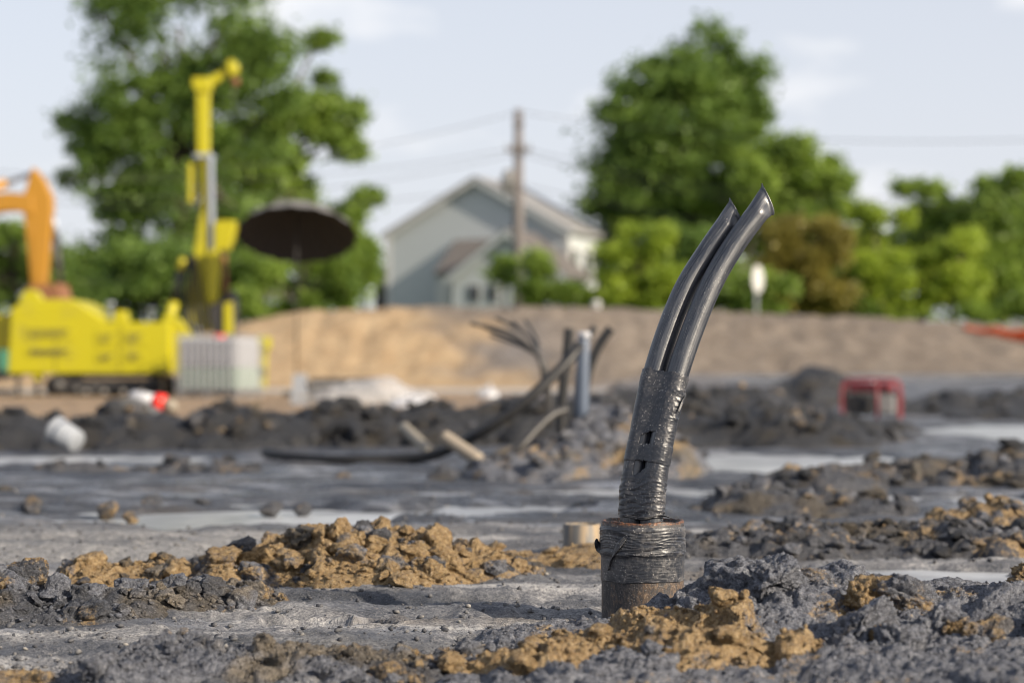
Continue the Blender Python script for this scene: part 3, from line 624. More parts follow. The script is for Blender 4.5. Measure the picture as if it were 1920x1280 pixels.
rustc = q.ramp(q.noise(160, 4, .6, ob), [(0.42, (0.02, 0.015, 0.014)), (0.54, (0.075, 0.030, 0.014)), (0.68, (0.22, 0.09, 0.035))])
c = q.mix(rim, c, rustc); c = q.mix(q.math('MULTIPLY', q.step(sp, 0.62, 0.70), 0.7), c, (0.36, 0.34, 0.32))
q.set(color=c, rough=q.math('ADD', q.math('MULTIPLY', n0, 0.5), 0.30), metal=0.0, normal=q.bump(s2, 0.0012, 0.8, q.bump(sp, 0.0008, 0.7)))
link('wall', me, q.m, casing, True)

# dusty black tape
def tape_mat(name, dust, base=(0.016, 0.017, 0.021), rough=0.34):
    q = NT(name); ob = q.obj(); n0 = q.noise(26, 5, .62, ob); n1_ = q.noise(150, 4, .6, ob); sp = q.noise(520, 2, .5, ob); wr = q.noise(1, 4, .6, q.mapping(ob, (40, 40, 420)))
    d = q.math('MULTIPLY', q.step(q.math('ADD', q.math('MULTIPLY', n0, .55), q.math('MULTIPLY', n1_, .45)), 0.42, 0.70), dust)
    c = q.mix(d, base, (0.24, 0.225, 0.215))
    vv = q.voro(210, ob); spl = q.math('MULTIPLY', q.step(vv, 0.26, 0.14), q.step(n0, 0.46, 0.58))
    c = q.mix(q.math('MULTIPLY', spl, 0.8), c, (0.42, 0.40, 0.38)); c = q.mix(q.math('MULTIPLY', q.step(sp, 0.66, 0.74), 0.6), c, (0.36, 0.35, 0.33))
    r = q.math('ADD', q.math('MULTIPLY', d, 0.8), rough)
    return q.set(color=c, rough=r, spec=0.5, normal=q.bump(wr, 0.0008, 0.55, q.bump(n1_, 0.0008, 0.35)))
M['tape_dusty'] = tape_mat('dusty_black_tape', 0.45, (0.018, 0.021, 0.029), 0.36); M['tape'] = tape_mat('black_tape', 0.22, (0.017, 0.020, 0.028), 0.34)
nz_ = 90; na2 = 220
th = np.linspace(0, 2 * np.pi, na2, endpoint=False)[None, :]; vz = np.linspace(0, 1, nz_)[:, None]
z_lo = zc(1093); z_hi = zc(989)
Tz = z_lo + (z_hi - z_lo) * vz + 0 * th
wav = 0.0025 * noise2(np.cos(th) * 1.5 + 3, np.sin(th) * 1.5, 8) * (1 - vz) + 0.002 * noise2(np.cos(th) * 2.5, np.sin(th) * 2.5 + 5, 4) * vz
Tz = Tz + wav
v_ = vz + 0 * th
wz = smooth(0.42, 0.50, v_) * smooth(1.0, 0.93, v_)            # wrinkled upper band
skew = 0.08 * np.sin(th * 1 + 0.6) + 0.05 * np.sin(th * 3)
wr = np.abs(noise2(np.cos(th) * 1.6 + np.sin(th) * 0.7, (v_ + skew) * 15, 3)); wr2 = np.abs(noise2(np.cos(th) * 2.4 - np.sin(th), (v_ - 0.7 * skew) * 34, 6))
rad = cr + 0.0014 + wz * (0.0014 + 0.0019 * (0.5 - wr) + 0.0008 * (0.5 - wr2)) + 0.0003 * noise2(th * 6, v_ * 30, 9)
rad = rad + 0.0012 * smooth(0.46, 0.5, v_) * smooth(0.60, 0.5, v_)
me = np_mesh('tape_band', np.stack([rad * np.cos(th), rad * np.sin(th), Tz], -1).reshape(-1, 3), grid_faces(nz_, na2, True))
o = link('tape_band', me, M['tape_dusty'], casing, True); md = o.modifiers.new('s', 'SOLIDIFY'); md.thickness = 0.0008; md.offset = -1
# loose twisted strip and folded flap of tape
def ribbon(pts, widths, twist, name, parent, nw=5):
    pts = catmull(pts, 8); m = len(pts); V = []
    for i, p in enumerate(pts):
        t = i / (m - 1); tg = (pts[min(i + 1, m - 1)] - pts[max(i - 1, 0)]).normalized(); side = tg.cross(Vector((0, -1, 0))).normalized(); nn_ = tg.cross(side)
        a = twist * t; d = side * math.cos(a) + nn_ * math.sin(a); w = np.interp(t, np.linspace(0, 1, len(widths)), widths)
        for k in range(nw):
            s = (k / (nw - 1) - 0.5); V.append(p + d * w * s + nn_ * (0.10 * w * math.cos(s * 9 + t * 6)))
    o = link(name, np_mesh(name, V, grid_faces(m, nw)), M['tape_dusty'], parent, True)
    md = o.modifiers.new('s', 'SOLIDIFY'); md.thickness = 0.0006; return o
def cp(px, py, dr=0.004):
    x = (px - 1204.5) / PXM; x = max(-cr * 1.12, min(cr * 1.12, x)); y = -math.sqrt(max(0, cr * cr - min(x * x, cr * cr))) - dr; return (x, y, PZ(py, D0 + y))
ribbon([cp(1172, 1003), cp(1158, 1018, .007), cp(1148, 1034, .008), cp(1142, 1050, .007), cp(1139, 1068, .005)], [.005, .011, .012, .009, .007], 2.4, 'tape_strip', casing)
ribbon([cp(1134, 1030, .003), cp(1124, 1028, .006), cp(1115, 1016, .008), cp(1119, 1009, .007)], [.010, .013, .012, .006], 1.0, 'tape_strip', casing)
ribbon([cp(1150, 1036, .006), cp(1185, 1034, .005), cp(1225, 1026, .0055), cp(1262, 1021, .005)], [.012, .010, .006, .002], 0.5, 'tape_strip', casing)

# pipes
RT = 0.0208
def pp(px, py, dy): D = D0 + dy + 0.12 * max(0.0, (969 - py) / 600) ** 1.25; return (PX(px, D), D, PZ(py, D))
pathL = catmull([pp(1188, 1120, .010), pp(1184, 1040, .011), pp(1183, 969, .012), pp(1186, 914, .012), pp(1199, 836, .012), pp(1228, 695, .010), pp(1277, 557, .012), pp(1330, 468, .014), pp(1381, 397, .016)], 14)
pathR = catmull([pp(1218, 1120, -.014), pp(1222, 1040, -.013), pp(1222, 969, -.013), pp(1225, 914, -.013), pp(1238, 836, -.013), pp(1272, 695, -.013), pp(1323, 557, -.013), pp(1371, 468, -.013), pp(1441, 372, -.013)], 14)
def hdpe(path, crimp, name, parent, mat, n=48):
    m = len(path); L = [0.0]
    for i in range(1, m): L.append(L[-1] + (path[i] - path[i - 1]).length)
    T = L[-1]; V = []
    # resample densely
    ss = np.concatenate([np.linspace(0, T - 0.075, 120), np.linspace(T - 0.0735, T, 44)])
    pa = np.array([p[:] for p in path]); P_ = np.stack([np.interp(ss, L, pa[:, k]) for k in range(3)], -1)
    for i, s in enumerate(ss):
        p = Vector(P_[i]); tg = (Vector(P_[min(i + 2, len(ss) - 1)]) - Vector(P_[max(i - 2, 0)])).normalized()
        side = tg.cross(Vector((0, -1, 0))).normalized()           # towards the right in view
        if side.x < 0: side = -side
        nrm = tg.cross(side)
        e = smooth(T - 0.040, T - 0.001, np.array(s)); e = float(e); fl = float(smooth(T - 0.018, T, np.array(s)))
        a_ = RT * (1 + (crimp[0] - 1) * e); b_ = RT * (1 - (1 - crimp[1]) * e)
        for k in range(n):
            th = 2 * math.pi * k / n; u, w = math.cos(th), math.sin(th)
            lip = math.exp(-((T - s) / 0.0035) ** 2); bump_ = 1 + 0.012 * math.sin(3 * th + s * 40) * e + 0.02 * fl * math.sin(17 * th + 3) + lip * (0.08 + 0.35 * abs(w))
            q_ = p + side * (u * a_ * bump_) + nrm * (w * b_ * bump_) - tg * (u * a_ * crimp[2] * e) 
            q_ += nrm * (crimp[3] * e * (u * u - 0.5) * RT)
            V.append(q_)
    nr = len(ss); F = grid_faces(nr, n, True)
    me = bpy.data.meshes.new(name); me.from_pydata([tuple(v) for v in V], [], [tuple(f) for f in F] + [tuple(range((nr - 1) * n, nr * n))]); me.update()
    ar = np.array([(math.cos(2 * math.pi * k / n), math.sin(2 * math.pi * k / n), s_ * 1.0) for s_ in ss for k in range(n)], dtype=np.float32)
    me.attributes.new('along', 'FLOAT_VECTOR', 'POINT').data.foreach_set('vector', ar.ravel())
    o = link(name, me, mat, parent, True); return o
pair = empty('pipe_pair', (cx0, D0, 0), 0, 'two curved black plastic pipes with crimped ends, taped together, rising from the casing', 'pipes')
inv = Matrix.Translation((-cx0, -D0, 0))
def loc(path): return [inv @ p for p in path]
q = NT('black_hdpe'); ob = q.obj(); pc = q.n('ShaderNodeAttribute', attribute_name='along').outputs['Vector']
n0 = q.noise(1, 5, .62, q.mapping(pc, (1.6, 1.6, 7))); n1_ = q.noise(240, 4, .65, ob); scr = q.noise(1, 4, .7, q.mapping(pc, (9, 9, 14))); fs = q.noise(1, 3, .6, q.mapping(pc, (26, 26, 30))); sp = q.noise(430, 2, .5, ob); lw = q.noise(14, 3, .5, ob); ding = q.noise(60, 3, .6, ob)
d = q.math('MULTIPLY', q.step(q.math('ADD', q.math('MULTIPLY', n0, .6), q.math('MULTIPLY', scr, .4)), 0.40, 0.62), 0.6); c = q.mix(d, (0.010, 0.013, 0.021), (0.075, 0.080, 0.092))
c = q.mix(q.math('MULTIPLY', q.step(fs, 0.60, 0.70), 0.45), c, (0.30, 0.29, 0.28)); c = q.mix(q.math('MULTIPLY', q.math('MULTIPLY', q.step(sp, 0.66, 0.72), q.step(lw, 0.46, 0.58)), 0.8), c, (0.45, 0.43, 0.41))
q.set(color=c, rough=q.math('ADD', 0.27, q.math('ADD', q.math('MULTIPLY', d, 0.35), q.math('MULTIPLY', q.step(fs, .5, .7), 0.15))), spec=0.9, normal=q.bump(n1_, 0.0005, 0.35, q.bump(ding, 0.0010, 0.3)))
M['hdpe'] = q.m
tL = hdpe(loc(pathL), (1.08, 0.20, 0.70, 0.30), 'pipe', pair, M['hdpe'])
tR = hdpe(loc(pathR), (1.12, 0.20, 0.77, 0.30), 'pipe', pair, M['hdpe'])
# tape wrapped round both pipes
pys = np.linspace(699, 969, 250); nA = 180
def at_py(path, py):
    zs = np.array([HOR + (CAM_H - p.z) / p.y * FPX for p in path]); i = int(np.argmin(np.abs(zs - py)))
    a, b = max(i - 1, 0), min(i + 1, len(path) - 1); za, zb = zs[a], zs[b]; t = 0 if za == zb else (py - za) / (zb - za); return path[a].lerp(path[b], t), (path[b] - path[a]).normalized()
V = []; info = []
for py in pys:
    a, ta = at_py(pathL, py); b_, tb = at_py(pathR, py); t = (ta + tb).normalized(); e = b_ - a; e = e - t * e.dot(t); sep = e.length; e.normalize(); nn_ = t.cross(e)
    if nn_.y > 0: nn_ = -nn_        # towards the camera
    mid = (a + b_) / 2
    lowz = float(smooth(886, 905, np.array(py)))
    r0 = RT + 0.0012; per = 2 * sep + 2 * math.pi * r0
    for k in range(nA):
        s = k / nA * per          # start at left end of the front flat going right
        if s < sep: x, y, nx, ny = s - sep / 2, r0, 0, 1; fl = math.sin(math.pi * s / sep); zone = (s / sep)
        elif s < sep + math.pi * r0: w = (s - sep) / r0; x, y = sep / 2 + r0 * math.sin(w), r0 * math.cos(w); nx, ny = math.sin(w), math.cos(w); fl = 0
        elif s < 2 * sep + math.pi * r0: s2_ = s - sep - math.pi * r0; x, y, nx, ny = sep / 2 - s2_, -r0, 0, -1; fl = math.sin(math.pi * s2_ / sep)
        else: w = (s - 2 * sep - math.pi * r0) / r0; x, y = -sep / 2 - r0 * math.sin(w), -r0 * math.cos(w); nx, ny = -math.sin(w), -math.cos(w); fl = 0
        info.append((x, ny, py, nx)); V.append((mid, e, nn_, x, y, nx, ny, fl, lowz, py, s / per))
arr = np.array([(v[3], v[4], v[5], v[6], v[7], v[8], v[9], v[10]) for v in V]); X_, Y_, NX, NY, FL, LOW, PYv, SS = arr.T
ang_ = np.arctan2(X_, Y_); ca, sa = np.cos(ang_), np.sin(ang_)
tilt = X_ * 420 * np.sign(NY + 1e-6) + 5 * noise2(SS * 7, PYv / 60, 51)
w1 = np.abs(noise2(SS * 4, (PYv + tilt * .5) / 13, 13)); w2 = np.abs(noise2(SS * 7, (PYv - tilt * .35) / 6.5, 15)); w3 = noise2(ca * 2 + 1, (PYv + 0.3 * tilt) / 22, 19)
amp = 0.0003 + 0.0016 * LOW + 0.0006 * smooth(722, 728, PYv) * smooth(748, 740, PYv)
disp = amp * (0.55 - w1 * 1.4) + 0.55 * amp * (0.5 - w2) + 0.0008 * w3 - 0.0035 * FL * (1 - 0.3 * LOW) + 0.0010 * smooth(832, 834, PYv) * smooth(870, 867, PYv)
disp += 0.0004 * noise2(X_ * 260, PYv / 4.0, 31) * smooth(0.018, 0.034, X_) * smooth(705, 735, PYv) + 0.003 * np.clip(noise2(X_ * 120, PYv / 9.0, 37), 0, 1) * smooth(0.030, 0.040, X_) * smooth(728, 740, PYv) * smooth(800, 770, PYv)
V2 = [inv @ (v[0] + v[1] * (v[3] + v[5] * dd) + v[2] * (v[4] + v[6] * dd)) for v, dd in zip(V, disp)]
F = grid_faces(len(pys), nA, True); fc = F.mean(1).astype(int)
fx = X_[F].mean(1) if False else X_[F[:, 0]]; fy = NY[F[:, 0]]; fp = PYv[F[:, 0]]
jit = 2.0 * noise2(fx * 300, fp * 0 + 3, 41)
top = 700 + 2.5 * noise2(fx * 60, fx * 0, 44)
hole1 = (fy > 0.35) & (fp > 811 + jit + np.clip((0.006 - fx) * 500, 0, 9)) & (fp < 835 + jit) & (fx > -0.012) & (fx < 0.019)
hole2 = (fy > 0.35) & (fp > 866 + jit) & (fp < 893 + jit - np.clip((fx + 0.006) * 900, 0, 20)) & (fx > -0.014) & (fx < 0.015)
F = F[~(hole1 | hole2 | (fp < top))]
o = link('tape_wrap', np_mesh('tape_wrap', [tuple(v) for v in V2], F), M['tape'], pair, True)
md = o.modifiers.new('s', 'SOLIDIFY'); md.thickness = 0.0008; md.offset = -1
# loose tape edges at the lower end, lying on the rim
ribbon([inv @ Vector(pp(1170, 965, -.02)), inv @ Vector(pp(1205, 972, -.036)), inv @ Vector(pp(1240, 966, -.036)), inv @ Vector(pp(1262, 972, -.03))], [.004, .006, .005, .002], 1.2, 'tape_tail', pair)
ribbon([inv @ Vector(pp(1272, 772, -.035)), inv @ Vector(pp(1281, 752, -.03)), inv @ Vector(pp(1288, 738, -.026))], [.003, .007, .003], 1.6, 'tape_tail', pair)

# short pipe stub behind
D1 = 4.85; r1 = 35 / FPX * D1
stub = empty('pipe_stub', (PX(1090, D1), D1, 0), 0, 'short tan capped pipe stub in the mud behind the casing', 'pipe')
th = np.linspace(0, 2 * np.pi, 48, endpoint=False)
def ring(r, z): return np.stack([r * np.cos(th), r * np.sin(th), np.full(48, z)], -1)
zt = PZ(981, D1); me = np_mesh('wall', np.concatenate([ring(r1, -0.06), ring(r1, zt - .002), ring(r1 - .002, zt), ring(r1 - .008, zt), ring(r1 - .008, -0.06)]), grid_faces(5, 48, True))
q = NT('tan_grey_stub'); s_ = q.noise(1, 5, .6, q.mapping(q.obj(), (40, 40, 5)))
q.set(color=q.ramp(s_, [(0.4, (0.09, 0.09, 0.09)), (0.52, (0.17, 0.145, 0.115)), (0.62, (0.28, 0.21, 0.13))]), rough=0.6)
link('wall', me, q.m, stub, True)
mb = MB(); mb.tube([(0, 0, zt - 0.012), (0, 0, zt - 0.004)], r1 - 0.0075, 40); mb.build('cap', M['beige_pipe'], stub)

# ------------------------------------------------------------------ middle distance: pipes, hose, debris
def gz1(x, y): return float(ground_z(np.array([x]), np.array([y]))[0])
Dm = 9.35
o = MB(); o.tube([P(1091, 840, Dm), P(1091, 760, Dm), P(1092, 700, Dm), P(1094, 640, Dm), P(1095, 630, Dm)], [.032, .032, .031, .029, .022], 20); 
t = empty('standing_pipe', (PX(1091, Dm), Dm, 0), 0, 'upright pale blue grey pipe at the centre of the distant pipe cluster', 'pipe')
def local(mb, t): 
    mb.v = [(v[0] - t.location.x, v[1] - t.location.y, v[2] - t.location.z) for v in mb.v]; return mb
local(o, t).build('shaft', M['blue_pipe'], t, True); o = MB(); o.tube([P(1095, 634, Dm), P(1096, 622, Dm)], [.031, .028], 20); local(o, t).build('taped_end', M['white_plastic'], t, True)
def simple_pipe(name, pts, r, mat, label, cat, n=16, collar=None):
    o = MB(); o.tube(catmull(pts, 8), r, n); ob = o.build(name, mat, None, True); tag(ob, label, cat); return ob
simple_pipe('standing_pipe', [P(1050, 830, 9.7), P(1056, 730, 9.7), P(1064, 660, 9.7), P(1068, 615, 9.7)], .026, M['black_rubber'], 'dark upright pipe just left of the pale blue grey pipe', 'pipe')
simple_pipe('standing_pipe', [P(1088, 830, 9.8), P(1098, 720, 9.8), P(1116, 662, 9.8), P(1134, 630, 9.8), P(1146, 616, 9.8)], .024, M['black_rubber'], 'dark pipe leaning right behind the pale blue grey pipe', 'pipe')
simple_pipe('standing_pipe', [P(1076, 830, 9.9), P(1086, 690, 9.9), P(1100, 640, 9.9), P(1116, 612, 9.9)], .018, M['dark_metal'], 'thin dark pipe between the two leaning dark pipes', 'pipe')
Dh = 9.0
simple_pipe('black_hose', [P(1086, 648, 9.25), P(1072, 668, 9.2), P(1040, 702, 9.15), P(985, 752, 9.1), P(925, 796, 9.1), P(880, 822, 9.15), P(840, 842, 9.3), P(800, 855, 9.35), P(740, 860, 9.4), P(650, 862, 9.4), P(570, 859, 9.5), P(520, 853, 9.6), P(498, 847, 9.7)],
            .026, M['black_rubber'], 'long black plastic hose sagging from the pipe cluster to the mud', 'hose')
simple_pipe('pipe_offcut', [P(950, 858, 8.7), P(975, 838, 8.7), P(1005, 805, 8.75), P(1035, 778, 8.8), P(1062, 768, 8.85)], .021, M['dark_metal'], 'thin curved dark pipe bending into the grey spoil mound', 'pipe')
simple_pipe('pipe_offcut', [P(832, 818, 8.5), P(865, 840, 8.45), P(898, 862, 8.4)], .030, M['wood'], 'short beige pipe leaning across the black hose', 'pipe')
simple_pipe('pipe_offcut', [P(757, 800, 10.2), P(780, 822, 10.0), P(808, 848, 9.8)], .028, M['beige_pipe'], 'short pale grey pipe left of the beige one', 'pipe')
cb = empty('cable_bundle', (PX(1020, 10.2), 10.2, 0), 0, 'fan of thin dark cables arching left from the pipe cluster', 'cables')
for i, (ex, ey, mx, my) in enumerate([(882, 606, 960, 625), (905, 612, 972, 640), (930, 596, 985, 625), (960, 602, 1000, 640), (985, 600, 1008, 640), (920, 628, 980, 650)]):
    o = MB(); o.tube(catmull([P(1035 - i, 800, 10.2), P(1028 - i * 2, 710, 10.2), P(1015 - i, 672, 10.2), P(mx, my, 10.2 + .05 * i), P(ex, ey, 10.2 + .1 * i)], 8), .009, 8); local(o, cb).build('cable', M['dark_metal'], cb, True)
# white bucket on its side
Db = 10.6
t = empty('white_bucket', (PX(125, Db), Db, 0.085), R(24), 'dirty white plastic bucket lying on its side at left', 'bucket'); t.rotation_euler = (0, R(-22), R(150)); t.scale = (.8, .8, .8)
o = MB(); n = 28; prof = [(-0.10, 0.0), (-0.10, 0.068), (-0.095, 0.075), (0.085, 0.09), (0.09, 0.096), (0.105, 0.096), (0.105, 0.088), (-0.085, 0.068), (-0.085, 0.0)]
def lathe_x(prof, n=28):
    V, F = [], []
    for (x, r) in prof:
        for k in range(n): a = 2 * math.pi * k / n; V.append((x, r * math.cos(a), r * math.sin(a)))
    return V, [tuple(f) for f in grid_faces(len(prof), n, True)]
o.add(*lathe_x(prof)); o.build('shell', M['bucket'], t, True)
o = MB(); a = [(0.098 + 0.02 * math.sin(x * math.pi), 0.1 * math.cos(x * math.pi), -0.1 * math.sin(x * math.pi) * .7) for x in np.linspace(0, 1, 12)]; o.tube(a, .003, 6); o.build('handle', M['dark_metal'], t)
o = MB(); o.add(*lathe_x([(0.03, 0.0868), (0.03, 0.0875), (0.05, 0.089), (0.05, 0.0885)])); o.build('label_band', M['blue_pipe'], t, True)
tag(put_clod(clod_mesh(4, 301, rough=.15), P(105, 790, 11.5), 0.075, M['dark_soil'], name='clod'), 'black round clod standing behind the white bucket', 'clod')
# tilted slab with a white and red canister leaning on it
Ds = 13.4
t = empty('concrete_slab', (PX(270, Ds), Ds, 0), 0, 'broken grey concrete slab tipped up behind the dark ridge', 'slab')
o = MB(); pr = [P(205, 812, Ds), P(215, 752, Ds), P(240, 745, Ds), P(300, 775, Ds), P(352, 798, Ds), P(352, 820, Ds)]; o.prism([(p.x - t.location.x, p.z) for p in pr], -0.12, 0.25); o.build('slab', M['slab'], t)
o = MB(); pr = [P(200, 815, Ds), P(207, 750, Ds), P(217, 746, Ds), P(214, 815, Ds)]; o.prism([(p.x - t.location.x, p.z) for p in pr], -0.135, 0.22); o.build('broken_edge', M['dark_metal'], t)
Dc = 14.3; t = empty('canister', (PX(285, Dc), Dc, PZ(752, Dc)), 0, 'white canister with a bright red band lying on the tilted slab', 'canister'); t.rotation_euler = (0, R(13), R(-8))
o = MB(); o.add(*lathe_x([(-0.165, 0), (-0.165, .03), (-0.15, .045), (0.02, 0.058), (0.02, 0.0)])); o.build('body', M['white_plastic'], t, True)
o = MB(); o.add(*lathe_x([(0.02, 0.0), (0.021, .068), (0.095, .068), (0.096, 0.0)])); o.build('red_band', M['red_plastic'], t, True)
o = MB(); o.add(*lathe_x([(0.096, 0.0), (0.096, .05), (0.17, .04), (0.19, 0.02), (0.19, 0)])); o.build('spout', M['beige_pipe'], t, True)
# wrapped pallet
Dp_ = 23.5; t = empty('wrapped_pallet', (PX(675, Dp_), Dp_, 0), R(3), 'low pallet of dark sheets under crumpled clear plastic film', 'pallet')
sc = Dp_ / FPX
for k in range(3): o = MB(); o.box(-0.72, 0.5, -0.45 + k * .4, -0.36 + k * .4, 0.0, 0.09, .008); o.build('bearer', M['wood'], t)
for k in range(6): o = MB(); o.box(-0.72 + k * .21, -0.56 + k * .21, -0.47, 0.47, 0.092, 0.112, .004); o.build('deck_board', M['wood'], t)
for k in range(4): o = MB(); o.box(-0.60 + .01 * k, 0.25 - .02 * k, -0.44 + .01 * k, 0.44, 0.114 + k * .05, 0.16 + k * .05, .006); o.build('sheet', M['dark_metal'] if k % 2 else M['grey_paint'], t)
o = MB(); o.prism([(-0.79, 0.02), (-0.76, 0.36), (-0.64, 0.36), (-0.56, 0.0)], -0.46, 0.2); o.build('end_board', M['bucket'], t)
gx_, gy_ = np.meshgrid(np.linspace(-0.55, 0.95, 110), np.linspace(-0.68, 0.5, 80))
e = 0.27 * sat(1.25 - np.abs((gx_ - 0.15) / 0.72) ** 3 - np.abs((gy_ + .1) / 0.52) ** 4) ** 0.35
z = e * (0.72 + 0.3 * smooth(-.4, .3, gx_) - 0.6 * smooth(0.35, 0.7, gx_)) + 0.05 * np.abs(fbm2(gx_ * 4, gy_ * 4, 4, 3)) + 0.014
q = NT('clear_film'); nf = q.noise(14, 4, .6); q.set(color=(0.62, 0.62, 0.63), rough=0.12, spec=0.6, normal=q.bump(nf, 0.03, 0.6), alpha=0.42); M['film'] = q.m
link('plastic_film', np_mesh('plastic_film', np.stack([gx_, gy_, z], -1).reshape(-1, 3), grid_faces(80, 110)), q.m, t, True)
def film_heap(label, px, py, D, w, h, seed):
    gx_, gy_ = np.meshgrid(np.linspace(-1, 1, 40), np.linspace(-1, 1, 40)); e = sat(1 - gx_ ** 2 - gy_ ** 2) ** .5
    z = h * e * (0.7 + 0.8 * np.abs(fbm2(gx_ * 2, gy_ * 2, 3, seed))) - .02
    o = link('plastic_sheet', np_mesh('plastic_sheet', np.stack([gx_ * w, gy_ * w * .7, z], -1).reshape(-1, 3), grid_faces(40, 40)), M['white_plastic'], None, True)
    x = PX(px, D); o.location = (x, D, gz1(x, D)); tag(o, label, 'plastic sheet')
film_heap('white crumpled plastic sheet right of the wrapped pallet', 770, 750, 22, 0.26, 0.12, 5)
film_heap('small white plastic scrap on the concrete strip', 915, 735, 29, 0.16, 0.16, 8)
# red framed generator
Dg = 17.2; t = empty('generator', (PX(1634, Dg), Dg, PZ(786, Dg)), R(-14), 'portable generator in a red tubular frame on the dark ground', 'generator')
w, d, h = 0.24, 0.19, 0.335
for y in (-d, d):
    o = MB(); o.tube(catmull([(-w, y, 0), (-w, y, h * .8), (-w + .05, y, h), (0, y, h + .01), (w - .05, y, h), (w, y, h * .8), (w, y, 0)], 6), .013, 10); o.build('frame_hoop', M['red'], t, True)
for x in (-w, w): o = MB(); o.tube([(x, -d, .03), (x, d, .03)], .016, 8); o.build('frame_bar', M['red'], t, True)
o = MB(); o.tube([(.06, -d, 0), (.06, -d, h)], .013, 8); o.build('frame_bar', M['red'], t, True)
o = MB(); o.box(-.19, .19, -.15, .15, h - .10, h - .015, .03); o.build('fuel_tank', M['red'], t); o = MB(); o.tube([(0, 0, h - .02), (0, 0, h + .02)], .03, 12); o.build('tank_cap', M['white_plastic'], t)
o = MB(); o.box(-.2, .02, -.13, .13, .04, h - .12, .02); o.build('engine', M['dark_metal'], t); o = MB(); o.box(.05, .2, -.12, .12, .05, h - .13, .02); o.build('alternator', M['grey_paint'], t)
o = MB(); o.box(-.18, -.02, -.145, -.131, .09, .19, .004); o.build('control_panel', M['black_rubber'], t)

# ------------------------------------------------------------------ drill rig
Dr = 31.0; kr = Dr / FPX
rig = empty('drill_rig', (PX(205, Dr), Dr, 0.0), 0, 'yellow tracked drill rig with raised mast and crown arm', 'drill rig')
gz_r = PZ(745, Dr)
def q2(px, py): return ((px - 205) * kr, PZ(py, Dr))
def rp(name, pts, y0, y1, mat, parent=rig): o = MB(); o.prism([q2(*p) for p in pts], y0, y1); ob = o.build(name, mat, parent); b = ob.modifiers.new('b', 'BEVEL'); b.width = 0.02; b.segments = 2; return ob
body = rp('body', [(40, 700), (46, 580), (165, 570), (218, 606), (335, 606), (335, 700)], -0.85, 0.85, M['yellow'])
rp('hood', [(46, 582), (64, 566), (150, 563), (168, 571), (222, 604), (205, 606)], -0.80, 0.80, M['yellow'], body)
rp('counterweight_tank', [(5, 655), (5, 592), (42, 590), (42, 655)], -0.6, 0.6, M['yellow'])
rp('shadow_gap', [(41, 660), (41, 590), (47, 590), (47, 660)], -0.5, 0.5, M['dark_metal'])  # solid dark strip in place of the shade between tank and body
o = MB(); a = [(q2(66, 0)[0] + 0.155 * math.cos(t_), q2(0, 568)[1] + 0.2 * math.sin(t_)) for t_ in np.linspace(0, math.pi, 14)]; o.prism(a, -0.35, -0.05); o.build('winch_cover', M['yellow'], rig)
for (x0, y0, x1, y1) in [(75, 614, 160, 638), (75, 652, 160, 668), (202, 622, 240, 650), (252, 622, 292, 646), (202, 660, 240, 680), (255, 660, 290, 678)]:
    a, b = q2(x0, y1), q2(x1, y0); f = MB(); f.box(a[0], b[0], -0.866, -0.852, a[1], b[1], .004); p_ = f.build('access_panel', M['yellow'], body)
    for j in range(3):
        zz_ = b[1] - (b[1] - a[1]) * (0.25 + 0.22 * j); f = MB(); f.box(a[0] + .05, b[0] - .05 - .05 * j, -0.872, -0.867, zz_ - .018, zz_, 0); f.build('louvre', M['dark_metal'], p_)
for px in (245, 128): a = q2(px, 600); o = MB(); o.box(a[0] - .002 - .006, a[0], -0.858, -0.851, q2(0, 695)[1], q2(0, 612)[1]); o.build('panel_seam', M['dark_metal'], body)
rp('lamp', [(228, 606), (228, 590), (236, 583), (252, 585), (256, 606)], -0.7, -0.45, M['yellow'])
for px, py in ((212, 575), (290, 585)):
    a = q2(px, py); o = MB(); o.tube([(a[0], -.2, a[1] - .2), (a[0], -.2, a[1])], .045, 12); o.tube([(a[0], -.2, a[1]), (a[0], -.2, a[1] + .07)], .07, 12); o.build('exhaust_stack', M['steel'], rig, True)
